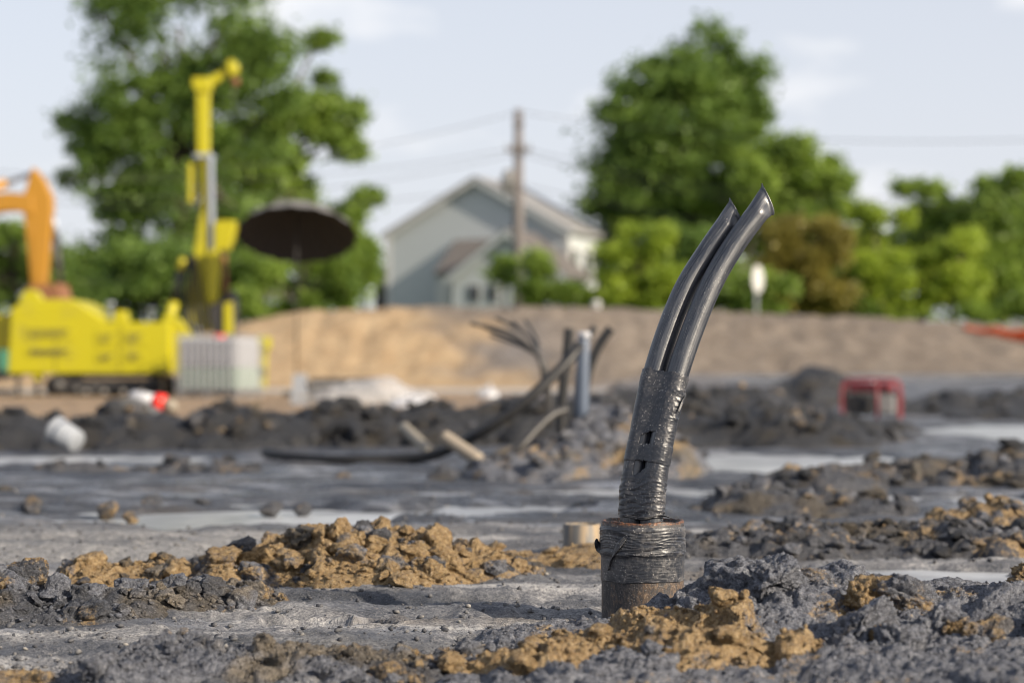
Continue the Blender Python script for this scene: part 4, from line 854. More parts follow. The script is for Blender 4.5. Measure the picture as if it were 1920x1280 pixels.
# tracks
def track(y0, y1):
    a, b = q2(108, 742), q2(320, 703); zc_ = (a[1] + b[1]) / 2; r_ = (b[1] - a[1]) / 2; xa, xb = a[0] + r_, b[0] - r_
    pts = [(xa + r_ * math.cos(t_), zc_ + r_ * math.sin(t_)) for t_ in np.linspace(R(90), R(270), 12)] + [(xb + r_ * math.cos(t_), zc_ + r_ * math.sin(t_)) for t_ in np.linspace(R(-90), R(90), 12)]
    o = MB(); inner = [(xa + (p[0] - xa) * .8 if p[0] < xa else (xb + (p[0] - xb) * .8 if p[0] > xb else p[0]), zc_ + (p[1] - zc_) * .8) for p in pts]; n = len(pts)
    v = [(x, y, z) for y in (y0, y1) for x, z in pts] + [(x, y, z) for y in (y0, y1) for x, z in inner]
    f = []
    for i in range(n):
        j = (i + 1) % n; f += [(i, j, n + j, n + i), (2 * n + i, 3 * n + i, 3 * n + j, 2 * n + j), (i, 2 * n + i, 2 * n + j, j), (n + i, n + j, 3 * n + j, 3 * n + i)]
    o.add(v, f); per = int((xb - xa) / .11)
    for i in range(per):
        x = xa + (i + .5) * (xb - xa) / per
        o.box(x - .03, x + .03, y0 - .01, y1 + .01, zc_ + r_, zc_ + r_ + .025); o.box(x - .03, x + .03, y0 - .01, y1 + .01, zc_ - r_ - .025, zc_ - r_)
    tr_ = o.build('track', M['black_rubber'], rig)
    for i in range(6):
        x = xa + i * (xb - xa) / 5; rr_ = r_ * (.78 if i in (0, 5) else .45); zz_ = zc_ if i in (0, 5) else zc_ - r_ * .35
        o = MB(); o.tube([(x, y0 + .02, zz_), (x, y1 - .02, zz_)], rr_, 18); o.tube([(x, y0 - .012, zz_), (x, y0 + .02, zz_)], rr_ * .45, 14); o.build('roller', M['dark_metal'], tr_, True)
    o = MB(); o.box(xa, xb, y0 + .05, y1 - .05, zc_ - r_ * .3, zc_ + r_ * .6, .01); o.build('track_frame', M['dark_metal'], tr_)
track(-0.85, -0.45); track(0.45, 0.85)
for px in (55, 90): a = q2(px, 700); o = MB(); o.tube([(a[0], -.7, a[1]), (a[0], -.7, gz_r)], .035, 10); o.tube([(a[0], -.7, gz_r), (a[0], -.7, gz_r + .03)], .09, 14); o.build('jack_leg', M['dark_metal'], rig, True)
rp('jack_housing', [(50, 702), (50, 690), (98, 690), (98, 712), (84, 712), (84, 702)], -0.8, -0.55, M['yellow'])
# mast
mast = rp('mast_lower', [(386, 620), (377, 290), (397, 290), (406, 620)], -0.11, 0.11, M['yellow'])
rp('mast_upper', [(370, 296), (368, 170), (392, 170), (392, 296)], -0.09, 0.09, M['yellow'], mast)
rp('mast_rail', [(395, 480), (392, 292), (402, 292), (405, 480)], -0.17, -0.115, M['steel'], mast)
rp('mast_collar', [(364, 298), (364, 289), (400, 289), (400, 298)], -0.14, 0.14, M['steel'], mast)
rp('hose_guard', [(353, 380), (353, 306), (362, 306), (362, 380)], -0.08, 0.08, M['yellow'], mast)
rp('crown_block', [(360, 160), (362, 146), (392, 146), (398, 160), (394, 174), (368, 174)], -0.13, 0.13, M['yellow'], mast)
rp('crown_arm', [(385, 149), (425, 126), (430, 139), (396, 163)], -0.08, 0.08, M['yellow'], mast)
o = MB(); a = q2(434, 128); o.tube([(a[0], -.12, a[1]), (a[0], .12, a[1])], .11, 20); o.build('crown_sheave', M['yellow'], mast, True)
rp('sheave_cheek', [(426, 118), (433, 112), (442, 116), (444, 138), (436, 145), (430, 139)], -0.15, -0.125, M['yellow'], mast)
o = MB(); a, b = q2(440, 145), q2(437, 185); o.tube([(a[0], 0, a[1]), (b[0], 0, b[1])], .012, 6); o.build('hoist_cable', M['dark_metal'], mast); o = MB(); o.tube([(a[0], 0, a[1] - .02), (a[0], 0, a[1] - .12)], [.075, .055], 12); o.build('hoist_hook', M['rusty'], mast, True)
rp('mast_gusset', [(386, 620), (352, 604), (350, 560), (377, 400), (386, 400)], -0.12, 0.12, M['yellow'], mast)
rp('drill_head', [(404, 468), (404, 420), (412, 415), (444, 415), (438, 448), (428, 470)], -0.22, 0.2, M['yellow'])
rp('rod_box', [(394, 560), (394, 472), (412, 466), (418, 486), (414, 560), (404, 572)], -0.30, -0.18, M['yellow'])
o = MB(); a, b = q2(420, 478), q2(430, 640); o.tube([(a[0], -.05, a[1]), (b[0], -.05, b[1])], .045, 12); o.build('drill_rod', M['rusty'], rig, True)
rp('clamp_table', [(396, 600), (394, 575), (420, 560), (440, 545), (446, 575), (440, 625), (404, 625)], -0.25, 0.2, M['dark_metal'])
rp('clamp_guard', [(424, 628), (424, 570), (440, 566), (442, 628)], -0.3, -0.26, M['yellow'])
for k, (r_, p0, p1, m_) in enumerate([(.085, (318, 618), (334, 565), 'yellow'), (.045, (333, 570), (344, 505), 'dark_metal'), (.055, (343, 508), (350, 486), 'yellow')]):
    a, b = q2(*p0), q2(*p1); o = MB(); o.tube([(a[0], -.35, a[1]), (b[0], -.35, b[1])], r_, 14); o.build(['tilt_cylinder', 'cylinder_rod', 'cylinder_clevis'][k], M[m_], rig, True)
rp('slide_frame', [(310, 625), (316, 592), (345, 598), (375, 640), (375, 700), (335, 700)], -0.5, 0.5, M['yellow'])
for i in range(5):
    a = q2(352 + i * 4, 480); b = q2(360 + i * 8, 625); o = MB(); o.tube(catmull([(a[0], -.16 - .02 * i, a[1]), ((a[0] + b[0]) / 2 - .1 + .03 * i, -.22 - .02 * i, (a[1] + b[1]) / 2), (b[0], -.25, b[1])], 6), .022, 7); o.build('hydraulic_hose', M['black_rubber'], rig, True)
rp('control_panel', [(484, 655), (484, 628), (508, 632), (508, 655)], -0.3, 0.1, M['yellow']); rp('control_post', [(490, 728), (488, 655), (503, 655), (500, 728)], -0.12, -0.02, M['yellow']); rp('front_beam', [(375, 700), (375, 680), (500, 690), (500, 704)], -0.15, 0.05, M['dark_metal'])

# IBC tank in front of the rig
Dt = 29.2; kt = Dt / FPX; t = empty('liquid_tote', (PX(412, Dt), Dt, PZ(745, Dt)), R(-17), 'white caged plastic liquid tote standing in front of the rig', 'tank')
hw, hd, ht = 0.50, 0.44, 0.91
o = MB(); o.box(-hw + .04, hw - .04, -hd + .04, hd - .04, .44, ht - .04, .05); o.build('tank_top', M['white_plastic'], t); o = MB(); o.box(-hw + .04, hw - .04, -hd + .04, hd - .04, .13, .438, .03); o.build('tank_bottom', M['liquid'], t)
o = MB(); o.tube([(0, 0, ht - .05), (0, 0, ht + .02)], .09, 16); o.build('lid', M['red_plastic'], t, True)
o = MB(); o.box(-hw, hw, -hd, hd, .0, .03, .005); o.box(-hw, hw, -hd, hd, .09, .12, .005)
for x in (-hw + .06, 0, hw - .06):
    for y in (-hd + .06, 0, hd - .06): o.box(x - .05, x + .05, y - .05, y + .05, .031, .089)
o.build('pallet_base', M['grey_paint'], t)
o = MB()
for i in range(11):
    x = -hw + i * 2 * hw / 10
    for y in (-hd, hd): o.tube([(x, y, .12), (x, y, ht)], .009, 6)
for i in range(9):
    y = -hd + i * 2 * hd / 8
    for x in (-hw, hw): o.tube([(x, y, .12), (x, y, ht)], .009, 6)
for k in range(6):
    z = .14 + k * (ht - .14) / 5; e = .006
    o.tube([(-hw - e, -hd - e, z), (hw + e, -hd - e, z), (hw + e, hd + e, z), (-hw - e, hd + e, z), (-hw - e, -hd - e, z)], .009, 6)
o.build('cage', M['cage'], t)
# umbrella
Du = 29.8; t = empty('umbrella', (PX(556, Du), Du, gz1(PX(556, Du), Du)), 0, 'large dark taupe shade umbrella tilted on a thin pole beside the rig', 'umbrella')
zr = PZ(440, Du) - t.location.z; Ru = 116 * Du / FPX; head = Matrix.Translation((0, 0, zr)) @ Matrix.Rotation(R(24), 4, 'X').inverted()
# the near rim is raised towards the camera
def dome(hh, off, name, mat, parent):
    V, nr, nn_ = [], 14, 96
    for i in range(nr):
        s = max(i / (nr - 1), 0.001)
        for k in range(nn_):
            a = 2 * math.pi * k / nn_; sc_ = 1 - 0.05 * s * abs(math.sin(a * 8)) ** .7
            V.append(head @ Vector((Ru * s * sc_ * math.cos(a), Ru * s * sc_ * math.sin(a), hh * (1 - s * s) - off)))
    return link(name, np_mesh(name, V, grid_faces(nr, nn_, True)), mat, parent, True)
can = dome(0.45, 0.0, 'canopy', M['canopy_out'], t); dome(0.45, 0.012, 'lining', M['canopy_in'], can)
for k in range(16):
    a = 2 * math.pi * k / 16; o = MB(); o.tube([head @ Vector((Ru * s * math.cos(a), Ru * s * math.sin(a), .45 * (1 - s * s) - .022)) for s in np.linspace(.02, .98, 8)], .006, 5); o.build('rib', M['dark_metal'], can)
o = MB(); top = head @ Vector((0, 0, .44)); o.tube([(0, 0, -0.05), (0, 0, zr - .1), tuple(top)], .011, 10); o.build('pole', M['dark_metal'], t, True)
o = MB(); o.tube([(0, 0, 0), (0, 0, .07)], [.22, .18], 20); o.build('base', M['dark_metal'], t)

# ------------------------------------------------------------------ excavator, mostly left of the frame
De = 36.0; ke = De / FPX
ex = empty('excavator', (PX(-260, De), De, 0), 0, 'orange excavator arm and boom at the left edge behind the rig', 'excavator')
def e2(px, py): return ((px + 260) * ke, PZ(py, De))
def ep(name, pts, y0, y1, mat, parent=ex): o = MB(); o.prism([e2(*p) for p in pts], y0, y1); ob = o.build(name, mat, parent); b = ob.modifiers.new('b', 'BEVEL'); b.width = 0.02; b.segments = 2; return ob
boom = ep('boom', [(64, 366), (66, 405), (30, 396), (0, 398), (-60, 425), (-140, 520), (-190, 640), (-235, 640), (-190, 500), (-110, 400), (-40, 368), (20, 362)], -0.2, 0.2, M['orange'])
stick = ep('stick', [(58, 330), (64, 314), (84, 338), (98, 368), (99, 400), (94, 470), (86, 545), (62, 545), (54, 460), (47, 400), (48, 366)], -0.17, 0.17, M['orange'])
ep('stick_plate', [(62, 440), (90, 440), (84, 530), (66, 530)], -0.185, -0.172, M['orange'], stick)
for (a, b, r_, m_) in [((66, 322), (10, 342), .05, 'steel'), ((10, 342), (-110, 385), .09, 'orange'), ((104, 440), (112, 540), .06, 'dark_metal'), ((98, 400), (104, 440), .04, 'steel'), ((-60, 440), (-215, 640), .08, 'dark_metal')]:
    a, b = e2(*a), e2(*b); o = MB(); o.tube([(a[0], .05, a[1]), (b[0], .05, b[1])], r_, 12); o.build('hydraulic_cylinder', M[m_], ex, True)
ep('bucket', [(60, 540), (118, 532), (126, 560), (112, 600), (80, 618), (52, 600)], -0.45, 0.45, M['rusty'])
ep('upper_body', [(-430, 660), (-430, 560), (-300, 545), (-190, 560), (-190, 660)], -1.2, 1.2, M['orange']); ep('counterweight', [(-500, 655), (-505, 580), (-430, 565), (-432, 655)], -1.15, 1.15, M['dark_metal'])
cabp = ep('cab', [(-270, 640), (-275, 470), (-225, 462), (-190, 540), (-185, 640)], -1.2, -0.25, M['orange']); ep('cab_window', [(-262, 560), (-265, 480), (-228, 474), (-202, 540), (-200, 560)], -1.23, -1.205, M['glass'], cabp)
for y0 in (-1.3, 0.75): ep('track', [(-480, 715), (-495, 690), (-480, 665), (-180, 665), (-165, 690), (-180, 715)], y0, y0 + .55, M['black_rubber'])
o = MB(); a = e2(-330, 665); o.tube([(a[0], 0, a[1] - .25), (a[0], 0, a[1] + .05)], .8, 24); o.build('slew_ring', M['dark_metal'], ex)
# green compressor at the left edge
Dq = 34.0; t = empty('compressor', (PX(-60, Dq), Dq, gz1(PX(-60, Dq), Dq)), 0, 'dark green towed machine showing at the left edge behind the rig', 'compressor')
kq = Dq / FPX; o = MB(); o.box(-80 * kq, 68 * kq, -.6, .6, .35, 1.05, .06); o.build('housing', M['green'], t); o = MB(); o.box(-78 * kq, 66 * kq, -.55, .55, .22, .345, .02); o.build('chassis', M['dark_metal'], t)
for x in (.25, .52):
    o = MB(); o.tube([(x * 1.0, -.62, .26), (x, -.45, .26)], .25, 22); o.build('wheel', M['black_rubber'], t, True) if x < .3 else None
o = MB(); o.tube([(68 * kq, 0, .3), (68 * kq + .3, 0, .3)], .04, 8); o.build('tow_bar', M['dark_metal'], t); o = MB(); o.tube([(.2, 0, 1.0), (.2, 0, 1.2)], .05, 10); o.build('exhaust', M['steel'], t)

# ------------------------------------------------------------------ house
Dh_ = 110.0; kh = Dh_ / FPX; GB = 1.85
rot = R(-22)
house = empty('house', (PX(728, Dh_), Dh_ , GB), rot, 'pale grey gabled house behind the embankment', 'house')
W = 332 * kh / math.cos(rot); Lh = 6.2; ze = PZ(440, Dh_) - GB; zp = PZ(343, Dh_) - GB
o = MB(); o.prism([(0, -1), (W, -1), (W, ze), (W / 2, zp), (0, ze)], 0, Lh); wall = o.build('wall', M['siding'], house)
ov = 0.35; sl_ = (zp - ze) / (W / 2)
roof = empty
def slab_roof(name, x0, z0, x1, z1, y0, y1, th_, mat, parent): o = MB(); o.prism([(x0, z0), (x1, z1), (x1, z1 + th_), (x0, z0 + th_)], y0, y1); return o.build(name, mat, parent)
slab_roof('roof', -ov, ze - ov * sl_ + .03, W / 2, zp + .03, -ov, Lh + ov, .18, M['roof_light'], house); slab_roof('roof', W / 2 + .01, zp + .03, W + ov, ze - ov * sl_ + .03, -ov, Lh + ov, .18, M['roof_light'], house)
slab_roof('rake_trim', -ov, ze - ov * sl_ - .22, W / 2, zp - .22, -ov - .03, -ov + .03, .24, M['trim'], house); slab_roof('rake_trim', W / 2 + .01, zp - .22, W + ov, ze - ov * sl_ - .22, -ov - .03, -ov + .03, .24, M['siding'], house)
for x in (0, W): o = MB(); o.box(x - .12, x + .12, -.05, .12, -1, ze, 0); o.build('corner_board', M['trim'], house)
o = MB(); o.box(W / 2 + 1.0, W / 2 + 1.7, 1.0, 1.7, zp - 1.2, zp + .2, .03); o.build('chimney', M['concrete'], house)
for k in range(3): # windows on the sunlit side wall
    y = 1.0 + 2.0 * k; o = MB(); o.box(W, W + .05, y - .55, y + .55, ze - 2.4, ze - 0.9, 0); w_ = o.build('window', M['trim'], house); o = MB(); o.box(W + .05, W + .06, y - .45, y + .45, ze - 2.3, ze - 1.0, 0); o.build('pane', M['glass'], w_)
# front porch roof and gabled wing
def hx(px): return (px - 728) * kh / math.cos(rot)
def hz(py): return PZ(py, Dh_) - GB
x0, x1 = hx(856), hx(985); o = MB(); o.prismx([(-3.0, hz(523)), (-0.02, hz(458)), (-0.02, hz(453)), (-3.0, hz(518))], x0, x1); o.build('porch_roof', M['roof'], house)
o = MB(); o.box(x0 + .1, hx(886), -2.8, -.02, -1, hz(523), 0); o.build('porch_wall', M['trim'], house)
wx0, wx1 = hx(852) + 1.7, hx(1046) + 1.7; wp = (wx0 + wx1) / 2; o = MB(); o.prism([(wx0, -1), (wx1, -1), (wx1, hz(520)), (wp, hz(450)), (wx0, hz(520))], -4.0, -0.03); wing = o.build('wing', M['siding'], house)
slab_roof('wing_roof', wx0 - .3, hz(532), wp, hz(450) + .02, -4.3, -.03, .15, M['roof'], house); slab_roof('wing_roof', wp + .01, hz(450) + .02, wx1 + .3, hz(532), -4.3, -.03, .15, M['roof'], house)
slab_roof('rake_trim', wx0 - .3, hz(532) - .3, wp, hz(450) - .26, -4.34, -4.28, .34, M['siding'], house); slab_roof('rake_trim', wp + .01, hz(450) - .26, wx1 + .3, hz(532) - .3, -4.34, -4.28, .34, M['siding'], house)
for a, b in ((932, 956), (966, 988), (1042, 1058)):
    o = MB(); o.box(hx(a), hx(b), -4.05, -4.003, hz(573), hz(543), 0); w_ = o.build('window', M['trim'], house); o = MB(); o.box(hx(a) + .07, hx(b) - .07, -4.07, -4.052, hz(572), hz(544), 0); o.build('pane', M['glass'], w_)
o = MB(); o.prism([(-2.0, hz(527)), (-.02, hz(497)), (-.02, hz(492)), (-2.0, hz(522))], .2, 3.4); o.build('side_porch_roof', M['trim'], house)
for y in (.35, 3.2): o = MB(); o.box(-1.85, -1.65, y, y + .18, -1, hz(526), 0); o.build('porch_post', M['trim'], house)
o = MB(); o.box(-1.6, -.03, 1.6, 1.7, -1, hz(530), 0); o.build('porch_shade_panel', M['dark_metal'], house)  # dark sheet standing in for the shade inside the porch opening

# ------------------------------------------------------------------ utility pole and wires
Dw = 72.0
up = empty('utility_pole', (PX(972, Dw), Dw, 1.8), 0, 'tall weathered wooden utility pole in front of the house', 'pole')
ztop = PZ(205, Dw) - 1.8
o = MB(); o.tube([(0, 0, -1), (0, 0, 3), (0, 0, ztop)], [.24, .21, .15], 16); o.build('shaft', M['pole_wood'], up, True)
for py, wd in ((283, .45), (232, .2)): z = PZ(py, Dw) - 1.8; o = MB(); o.box(-wd, wd, -.27, -.16, z - .07, z + .07, .01); o.build('crossarm', M['pole_wood'], up)
for x in (-.4, -.2, .2, .4): z = PZ(283, Dw) - 1.8; o = MB(); o.tube([(x, -.21, z + .07), (x, -.21, z + .24)], [.05, .035], 10); o.build('insulator', M['grey_paint'], up, True)
z = PZ(340, Dw) - 1.8; o = MB(); o.tube([(-.36, -.1, z - .42), (-.36, -.1, z + .35), (-.36, -.1, z + .42)], [.19, .19, .12], 16); o.build('transformer', M['grey_paint'], up, True)
def wire(label, p0, p1, sag, r=.013):
    p0, p1 = Vector(p0), Vector(p1); o = MB(); o.tube([p0.lerp(p1, t_) - Vector((0, 0, sag * 4 * t_ * (1 - t_))) for t_ in np.linspace(0, 1, 26)], r, 5); ob = o.build('power_line', M['dark_metal']); tag(ob, label, 'power line', 'power lines at the pole')
zt_ = 1.8
for lab, a, b, sg in [('upper wire running left from the utility pole crossarm', (960, 278), (-180, 300), .9), ('second wire running left just under the upper one', (966, 288), (-180, 330), 1.1), ('low wire running left below the transformer', (968, 345), (-180, 350), .8),
                      ('upper wire running right from the utility pole crossarm', (984, 278), (2150, 330), 1.2), ('second wire running right just under the upper one', (978, 288), (2150, 350), 1.3), ('low wire running right below the transformer toward the trees', (976, 345), (2150, 420), 1.0), ('topmost thin wire running right across the open sky', (974, 210), (2150, 250), .6), ('topmost thin wire running left from the pole tip', (970, 210), (-180, 330), .9)]:
    wire(lab, P(a[0], a[1], Dw - .2), P(b[0], b[1], Dw - 6), sg)
# stop sign seen from behind
Dz = 52.5; t = empty('road_sign', (PX(1421, Dz), Dz, 1.7), R(60), 'small white sign on a post in front of the shrubs', 'sign')
zc_ = PZ(523, Dz) - 1.7; rr_ = 0.38; o = MB(); o.prism([(rr_ * math.cos(R(22.5 + 45 * k)), zc_ + rr_ * math.sin(R(22.5 + 45 * k))) for k in range(8)], -.012, .012); o.build('plate', M['trim'], t); o = MB(); o.box(-.035, .035, .013, .06, -1, zc_ + .3, 0); o.build('post', M['cage'], t)
t = empty('hydrant', (PX(1118, 53.5), 53.5, 1.8), 0, 'pale small standpipe on the bank crest at the lime bush', 'standpipe'); o = MB(); o.tube([(0, 0, -.3), (0, 0, .28)], .11, 14); o.tube([(0, 0, .28), (0, 0, .36), (0, 0, .42)], [.14, .13, .04], 14); o.build('barrel', M['trim'], t, True); o = MB(); o.tube([(-.2, 0, .15), (.2, 0, .15)], .05, 10); o.build('outlet', M['trim'], t, True)
# orange net fence
fn = empty('safety_fence', (PX(1800, 47), 47, 1.4), 0, 'sagging orange plastic safety fence on the bank at the right edge', 'fence')
fp_ = [(11.1, 48.8), (11.7, 48.3), (12.3, 47.8), (13.2, 47.0), (14.4, 46.4)]
hts = [.08, .16, .24, .30, .32]
def bz(x, y): return float(bank_z(np.array([x]), np.array([y]))[0])
for (x, y), h_ in zip(fp_, hts): o = MB(); o.tube([(x, y, bz(x, y) - .2), (x, y, bz(x, y) + h_ + .06)], .02, 6); local(o, fn).build('post', M['wood'], fn)
for i in range(len(fp_) - 1):
    o = MB(); (xa, ya), (xb, yb) = fp_[i], fp_[i + 1]
    for k in range(5):
        f = k / 4; pts = []
        for s in np.linspace(0, 1, 7): x, y = xa + (xb - xa) * s, ya + (yb - ya) * s - .03; pts.append((x, y, bz(x, y) + .02 + f * ((hts[i] * (1 - s) + hts[i + 1] * s) - .05 * math.sin(math.pi * s))))
        o.tube(pts, .028, 4)
    for s in np.linspace(0.02, .98, 14):
        x, y = xa + (xb - xa) * s, ya + (yb - ya) * s - .03; o.tube([(x, y, bz(x, y) + .02), (x, y, bz(x, y) + hts[i] * (1 - s) + hts[i + 1] * s - .03)], .02, 4)
    local(o, fn).build('net', M['net'], fn)

# ------------------------------------------------------------------ trees and shrubs
L_DARK = leafmat('leaf_dark', (0.034, 0.072, 0.022), (0.20, 0.30, 0.062)); L_MID = leafmat('leaf_mid', (0.06, 0.115, 0.024), (0.27, 0.37, 0.065)); L_LIME = leafmat('leaf_lime', (0.11, 0.18, 0.02), (0.36, 0.45, 0.055)); L_OLIVE = leafmat('leaf_olive', (0.10, 0.095, 0.02), (0.30, 0.26, 0.06))
def tree(name, label, D, ells, count, leafpx, mat, seed, cat='tree', clump=0.24, base=None, group=None, depth=0.8, hollow=0.35, cdens=1.0):
    r = np.random.default_rng(seed); k = D / FPX; count = int(count * 2.15); clump = 0.22; leafpx = leafpx * 1.1; leafpx = leafpx * 0.88; cdens = cdens * 1.5
    cxp = base if base is not None else ells[-1][0]; bx0 = PX(cxp, D); zb = float(bank_h(bx0 * 48 / D)) - 0.1
    t = empty(name, (bx0, D, zb), 0, label, cat, group)
    vol = np.array([e[2] * e[3] for e in ells], float); vol /= vol.sum(); cl = []
    nclump = int(max(14, cdens * 9 * sum(e[2] * e[3] for e in ells) / (leafpx * 7) ** 2))
    for i in r.choice(len(ells), nclump, p=vol):
        e = ells[i]; v = r.normal(size=3); v /= np.linalg.norm(v); rad = (hollow + (1 - hollow) * r.random()) ** (1 / 2.0)
        cl.append((PX(e[0], D) + v[0] * rad * e[2] * k, D + v[1] * rad * min(e[2], e[3] * 1.3) * k * depth, PZ(e[1], D) + v[2] * rad * e[3] * k, (e[2] * e[3]) ** .5 * k * clump * r.uniform(.6, 1.4)))
    cl = np.array(cl); ci = r.integers(len(cl), size=count); sg = np.maximum(cl[ci, 3], leafpx * k * 1.6)
    sp_ = np.where(r.random(count) < 0.25, 1.45, 1.0)[:, None]; c = cl[ci, :3] + np.clip(r.normal(size=(count, 3)), -2, 2) * sg[:, None] * np.array([1.05, 1.05, .75]) * 0.62 * sp_
    c = c[c[:, 2] > zb + 0.1]; count = len(c); c = c - np.array([bx0, D, zb])
    nrm = r.normal(size=(count, 3)); nrm[:, 2] = np.abs(nrm[:, 2]) + 0.35; nrm /= np.linalg.norm(nrm, axis=1)[:, None]
    a = np.cross(nrm, r.normal(size=(count, 3))); a /= np.linalg.norm(a, axis=1)[:, None]; b = np.cross(nrm, a); s = leafpx * k * r.uniform(.5, 1.1, count)[:, None] * 0.62
    V = np.stack([c - a * s * 1.15, c - b * s * .62 + nrm * s * .12, c + a * s * 1.15, c + b * s * .62 + nrm * s * .12], 1).reshape(-1, 3)
    me = np_mesh('crown', V, np.arange(count * 4).reshape(-1, 4)); me.attributes.new('rnd', 'FLOAT', 'POINT').data.foreach_set('value', np.repeat(r.random(count), 4).astype(np.float32))
    link('crown', me, mat, t)
    top_ = c[:, 2].max(); o = MB(); rt = max(.04, top_ * .022); h1 = max(.3, np.percentile(c[:, 2], 35)); mid = c[:, :2].mean(0)
    o.tube([(0, 0, -.4), (mid[0] * .15, 0, h1 * .6), (mid[0] * .5, mid[1] * .5, h1 * 1.1), (mid[0], mid[1], top_ * .8)], [rt * 1.3, rt, rt * .75, rt * .2], 9)
    for j in r.choice(len(cl), min(len(cl), 16), replace=False):
        e_ = cl[j, :3] - np.array([bx0, D, zb]); hh = h1 * r.uniform(.5, 1.0)
        if e_[2] < .3: continue
        s0 = np.array([mid[0] * .3, mid[1] * .3, min(hh, e_[2])]); m_ = (s0 + e_) / 2 + np.array([0, 0, .08 * top_]); o.tube(catmull([s0, m_, e_], 4), [rt * .5] * 3 + [rt * .38] * 3 + [rt * .25] * 2 + [rt * .1], 6)
    o.build('trunk', M['bark'], t, True); return t
tree('maple_tree', 'tall dark broad tree behind the drill mast, cut by the top edge', 78, [(360, 50, 190, 140), (300, 240, 165, 110), (250, 330, 120, 90), (440, 190, 125, 150), (200, 270, 95, 70), (360, 400, 150, 110), (330, 500, 190, 90)], 18000, 13, L_DARK, 1, clump=.20, base=340, cdens=1.0)
tree('maple_tree', 'lighter spreading tree beside the tall dark tree, its branch reaching over the umbrella', 84, [(612, 120, 34, 60), (600, 210, 80, 70), (660, 250, 48, 42), (640, 290, 40, 30), (545, 260, 80, 80), (490, 350, 90, 110), (470, 480, 90, 100)], 13000, 12, L_MID, 2, clump=.2, base=480)
tree('roadside_tree', 'mid green tree between the umbrella and the house', 92, [(675, 425, 52, 72), (630, 470, 80, 85), (640, 510, 60, 70)], 6000, 11, L_MID, 3, base=660)
tree('shrub', 'bright green bush below the umbrella', 62, [(590, 520, 70, 65), (500, 540, 70, 55), (620, 548, 50, 38)], 4500, 11, L_MID, 4, 'bush', base=570)
tree('shrub', 'dark hedge behind the drill rig mast', 64, [(300, 540, 150, 80), (430, 540, 60, 70), (180, 530, 90, 80)], 8000, 12, L_DARK, 5, 'bush', base=300)
tree('roadside_tree', 'pale green tree low at the far left behind the orange excavator', 95, [(20, 500, 70, 75), (120, 510, 60, 60), (-60, 490, 60, 80)], 6000, 11, L_MID, 6, base=30)
tree('oak_tree', 'big round dark green tree right of the house', 112, [(1290, 150, 130, 100), (1265, 250, 155, 115), (1375, 200, 70, 120), (1200, 370, 105, 85), (1300, 360, 150, 100), (1250, 440, 150, 70)], 25000, 12, L_DARK, 7, clump=.18, base=1280, hollow=.3, cdens=1.3)
tree('oak_tree', 'lower mid green tree joined to the right side of the big round tree', 108, [(1460, 345, 100, 80), (1530, 365, 62, 70), (1400, 370, 90, 95), (1500, 430, 95, 65)], 12500, 12, L_MID, 8, clump=.2, base=1470, cdens=1.2)
tree('shrub', 'bright lime bush on the bank between the house and the pipes', 62, [(1210, 450, 65, 45), (1200, 500, 85, 60), (1230, 545, 80, 45), (1150, 545, 45, 40)], 6500, 11, L_LIME, 9, 'bush', base=1210)
tree('shrub', 'small green tree in front of the right end of the house', 68, [(1050, 528, 42, 38), (1080, 552, 48, 26), (1015, 500, 14, 24), (1010, 550, 25, 26)], 3300, 11, L_MID, 10, 'bush', base=1060)
tree('shrub', 'small sapling in front of the house wing, left of the pole', 69, [(948, 505, 24, 26), (940, 520, 20, 20)], 420, 10, L_MID, 11, 'bush', base=945)
tree('shrub', 'olive brown shrub behind the white sign', 61, [(1505, 470, 95, 58), (1540, 525, 80, 65), (1450, 475, 55, 50), (1480, 530, 70, 55)], 9000, 11, L_OLIVE, 12, 'bush', base=1510)
tree('shrub', 'round green bush right around the white sign', 58, [(1430, 545, 65, 42), (1480, 565, 45, 28), (1370, 555, 45, 38)], 4000, 11, L_MID, 13, 'bush', base=1440)
tree('roadside_tree', 'light green young tree right of the olive shrub', 66, [(1650, 420, 50, 65), (1640, 500, 70, 80), (1680, 540, 70, 55), (1590, 530, 50, 55)], 7500, 11, L_LIME, 14, base=1650)
tree('shrub', 'lime bush low at right in front of the darker trees', 62, [(1790, 490, 75, 55), (1820, 540, 60, 45), (1720, 545, 45, 45)], 5500, 11, L_LIME, 15, 'bush', base=1790)
tree('roadside_tree', 'dark green tree behind the right hand bushes, lower crown', 84, [(1730, 405, 65, 65), (1770, 470, 90, 90), (1590, 470, 70, 70)], 8500, 12, L_MID, 16, base=1730)
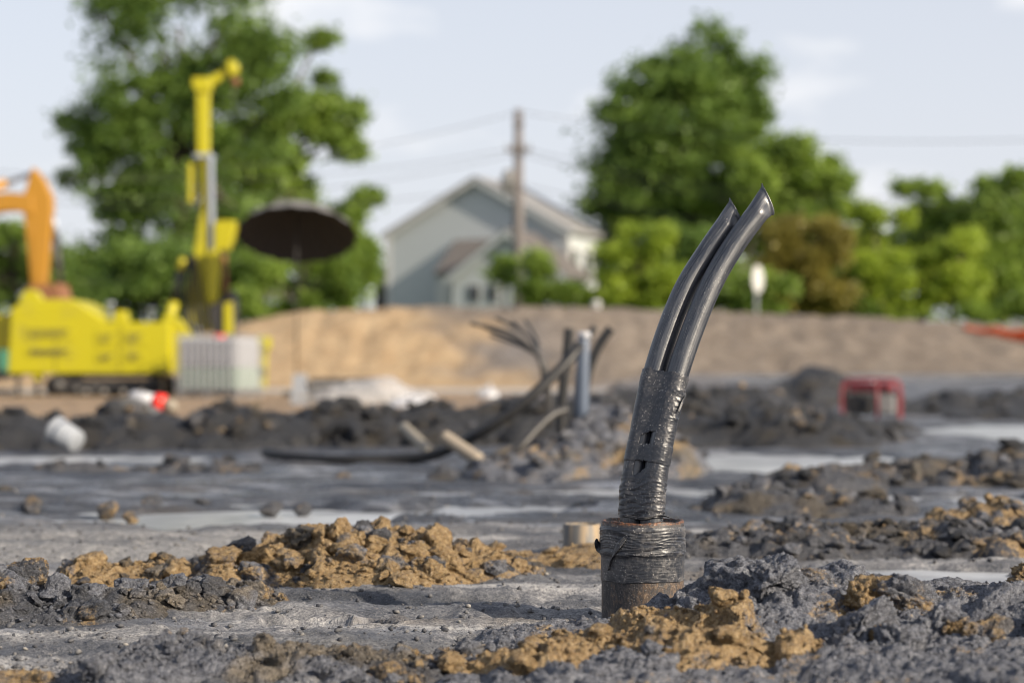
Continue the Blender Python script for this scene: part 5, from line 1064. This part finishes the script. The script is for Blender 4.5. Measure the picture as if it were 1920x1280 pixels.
tree('roadside_tree', 'tallest of the dark green trees at the right edge', 82, [(1855, 390, 65, 75), (1930, 380, 60, 70), (1880, 480, 110, 110), (1980, 460, 90, 110)], 12000, 12, L_MID, 17, base=1880)
tree('shrub', 'low bright green hedge at the right edge above the orange fence', 57, [(1880, 575, 80, 22), (1960, 570, 80, 25)], 3500, 10, L_MID, 18, 'bush', base=1900)
tree('shrub', 'dark low shrubs along the bank crest under the big round tree', 66, [(1330, 530, 80, 60), (1600, 555, 70, 40), (1290, 470, 60, 60)], 6000, 11, L_DARK, 19, 'bush', base=1330)

def far_wood(label, D, spans, count, seed):
    r = np.random.default_rng(seed); k = D / FPX; t = []
    for (xa, xb, ya, yb) in spans: t.append((xa, xb, ya, yb))
    w_ = np.array([(b - a) * (d - c) for a, b, c, d in t], float); w_ /= w_.sum(); i = r.choice(len(t), count, p=w_); T = np.array(t, float)[i]
    px = T[:, 0] + (T[:, 1] - T[:, 0]) * r.random(count); top = T[:, 2] + 22 * fbm2(px / 45.0, px * 0, 3, seed); py = T[:, 3] + (top - T[:, 3]) * r.random(count) ** 0.8
    y = D + r.random(count) * 6; c = np.stack([PX(px, D), y, PZ(py, D)], -1); nrm = r.normal(size=(count, 3)); nrm[:, 2] = np.abs(nrm[:, 2]) + .3; nrm /= np.linalg.norm(nrm, axis=1)[:, None]
    a = np.cross(nrm, r.normal(size=(count, 3))); a /= np.linalg.norm(a, axis=1)[:, None]; b = np.cross(nrm, a); s_ = 9 * k * r.uniform(.5, 1.1, count)[:, None]
    me = np_mesh('far_wood', np.stack([c - a * s_, c - b * s_ * .6, c + a * s_, c + b * s_ * .6], 1).reshape(-1, 3), np.arange(count * 4).reshape(-1, 4)); me.attributes.new('rnd', 'FLOAT', 'POINT').data.foreach_set('value', np.repeat(r.random(count), 4).astype(np.float32))
    tag(link('far_wood', me, L_MID), label, 'wood', None, 'stuff')
far_wood('distant wood closing the gaps behind the trees', 135, [(-400, 690, 460, 610), (1040, 1560, 480, 610), (1560, 2400, 425, 610)], 22000, 3)
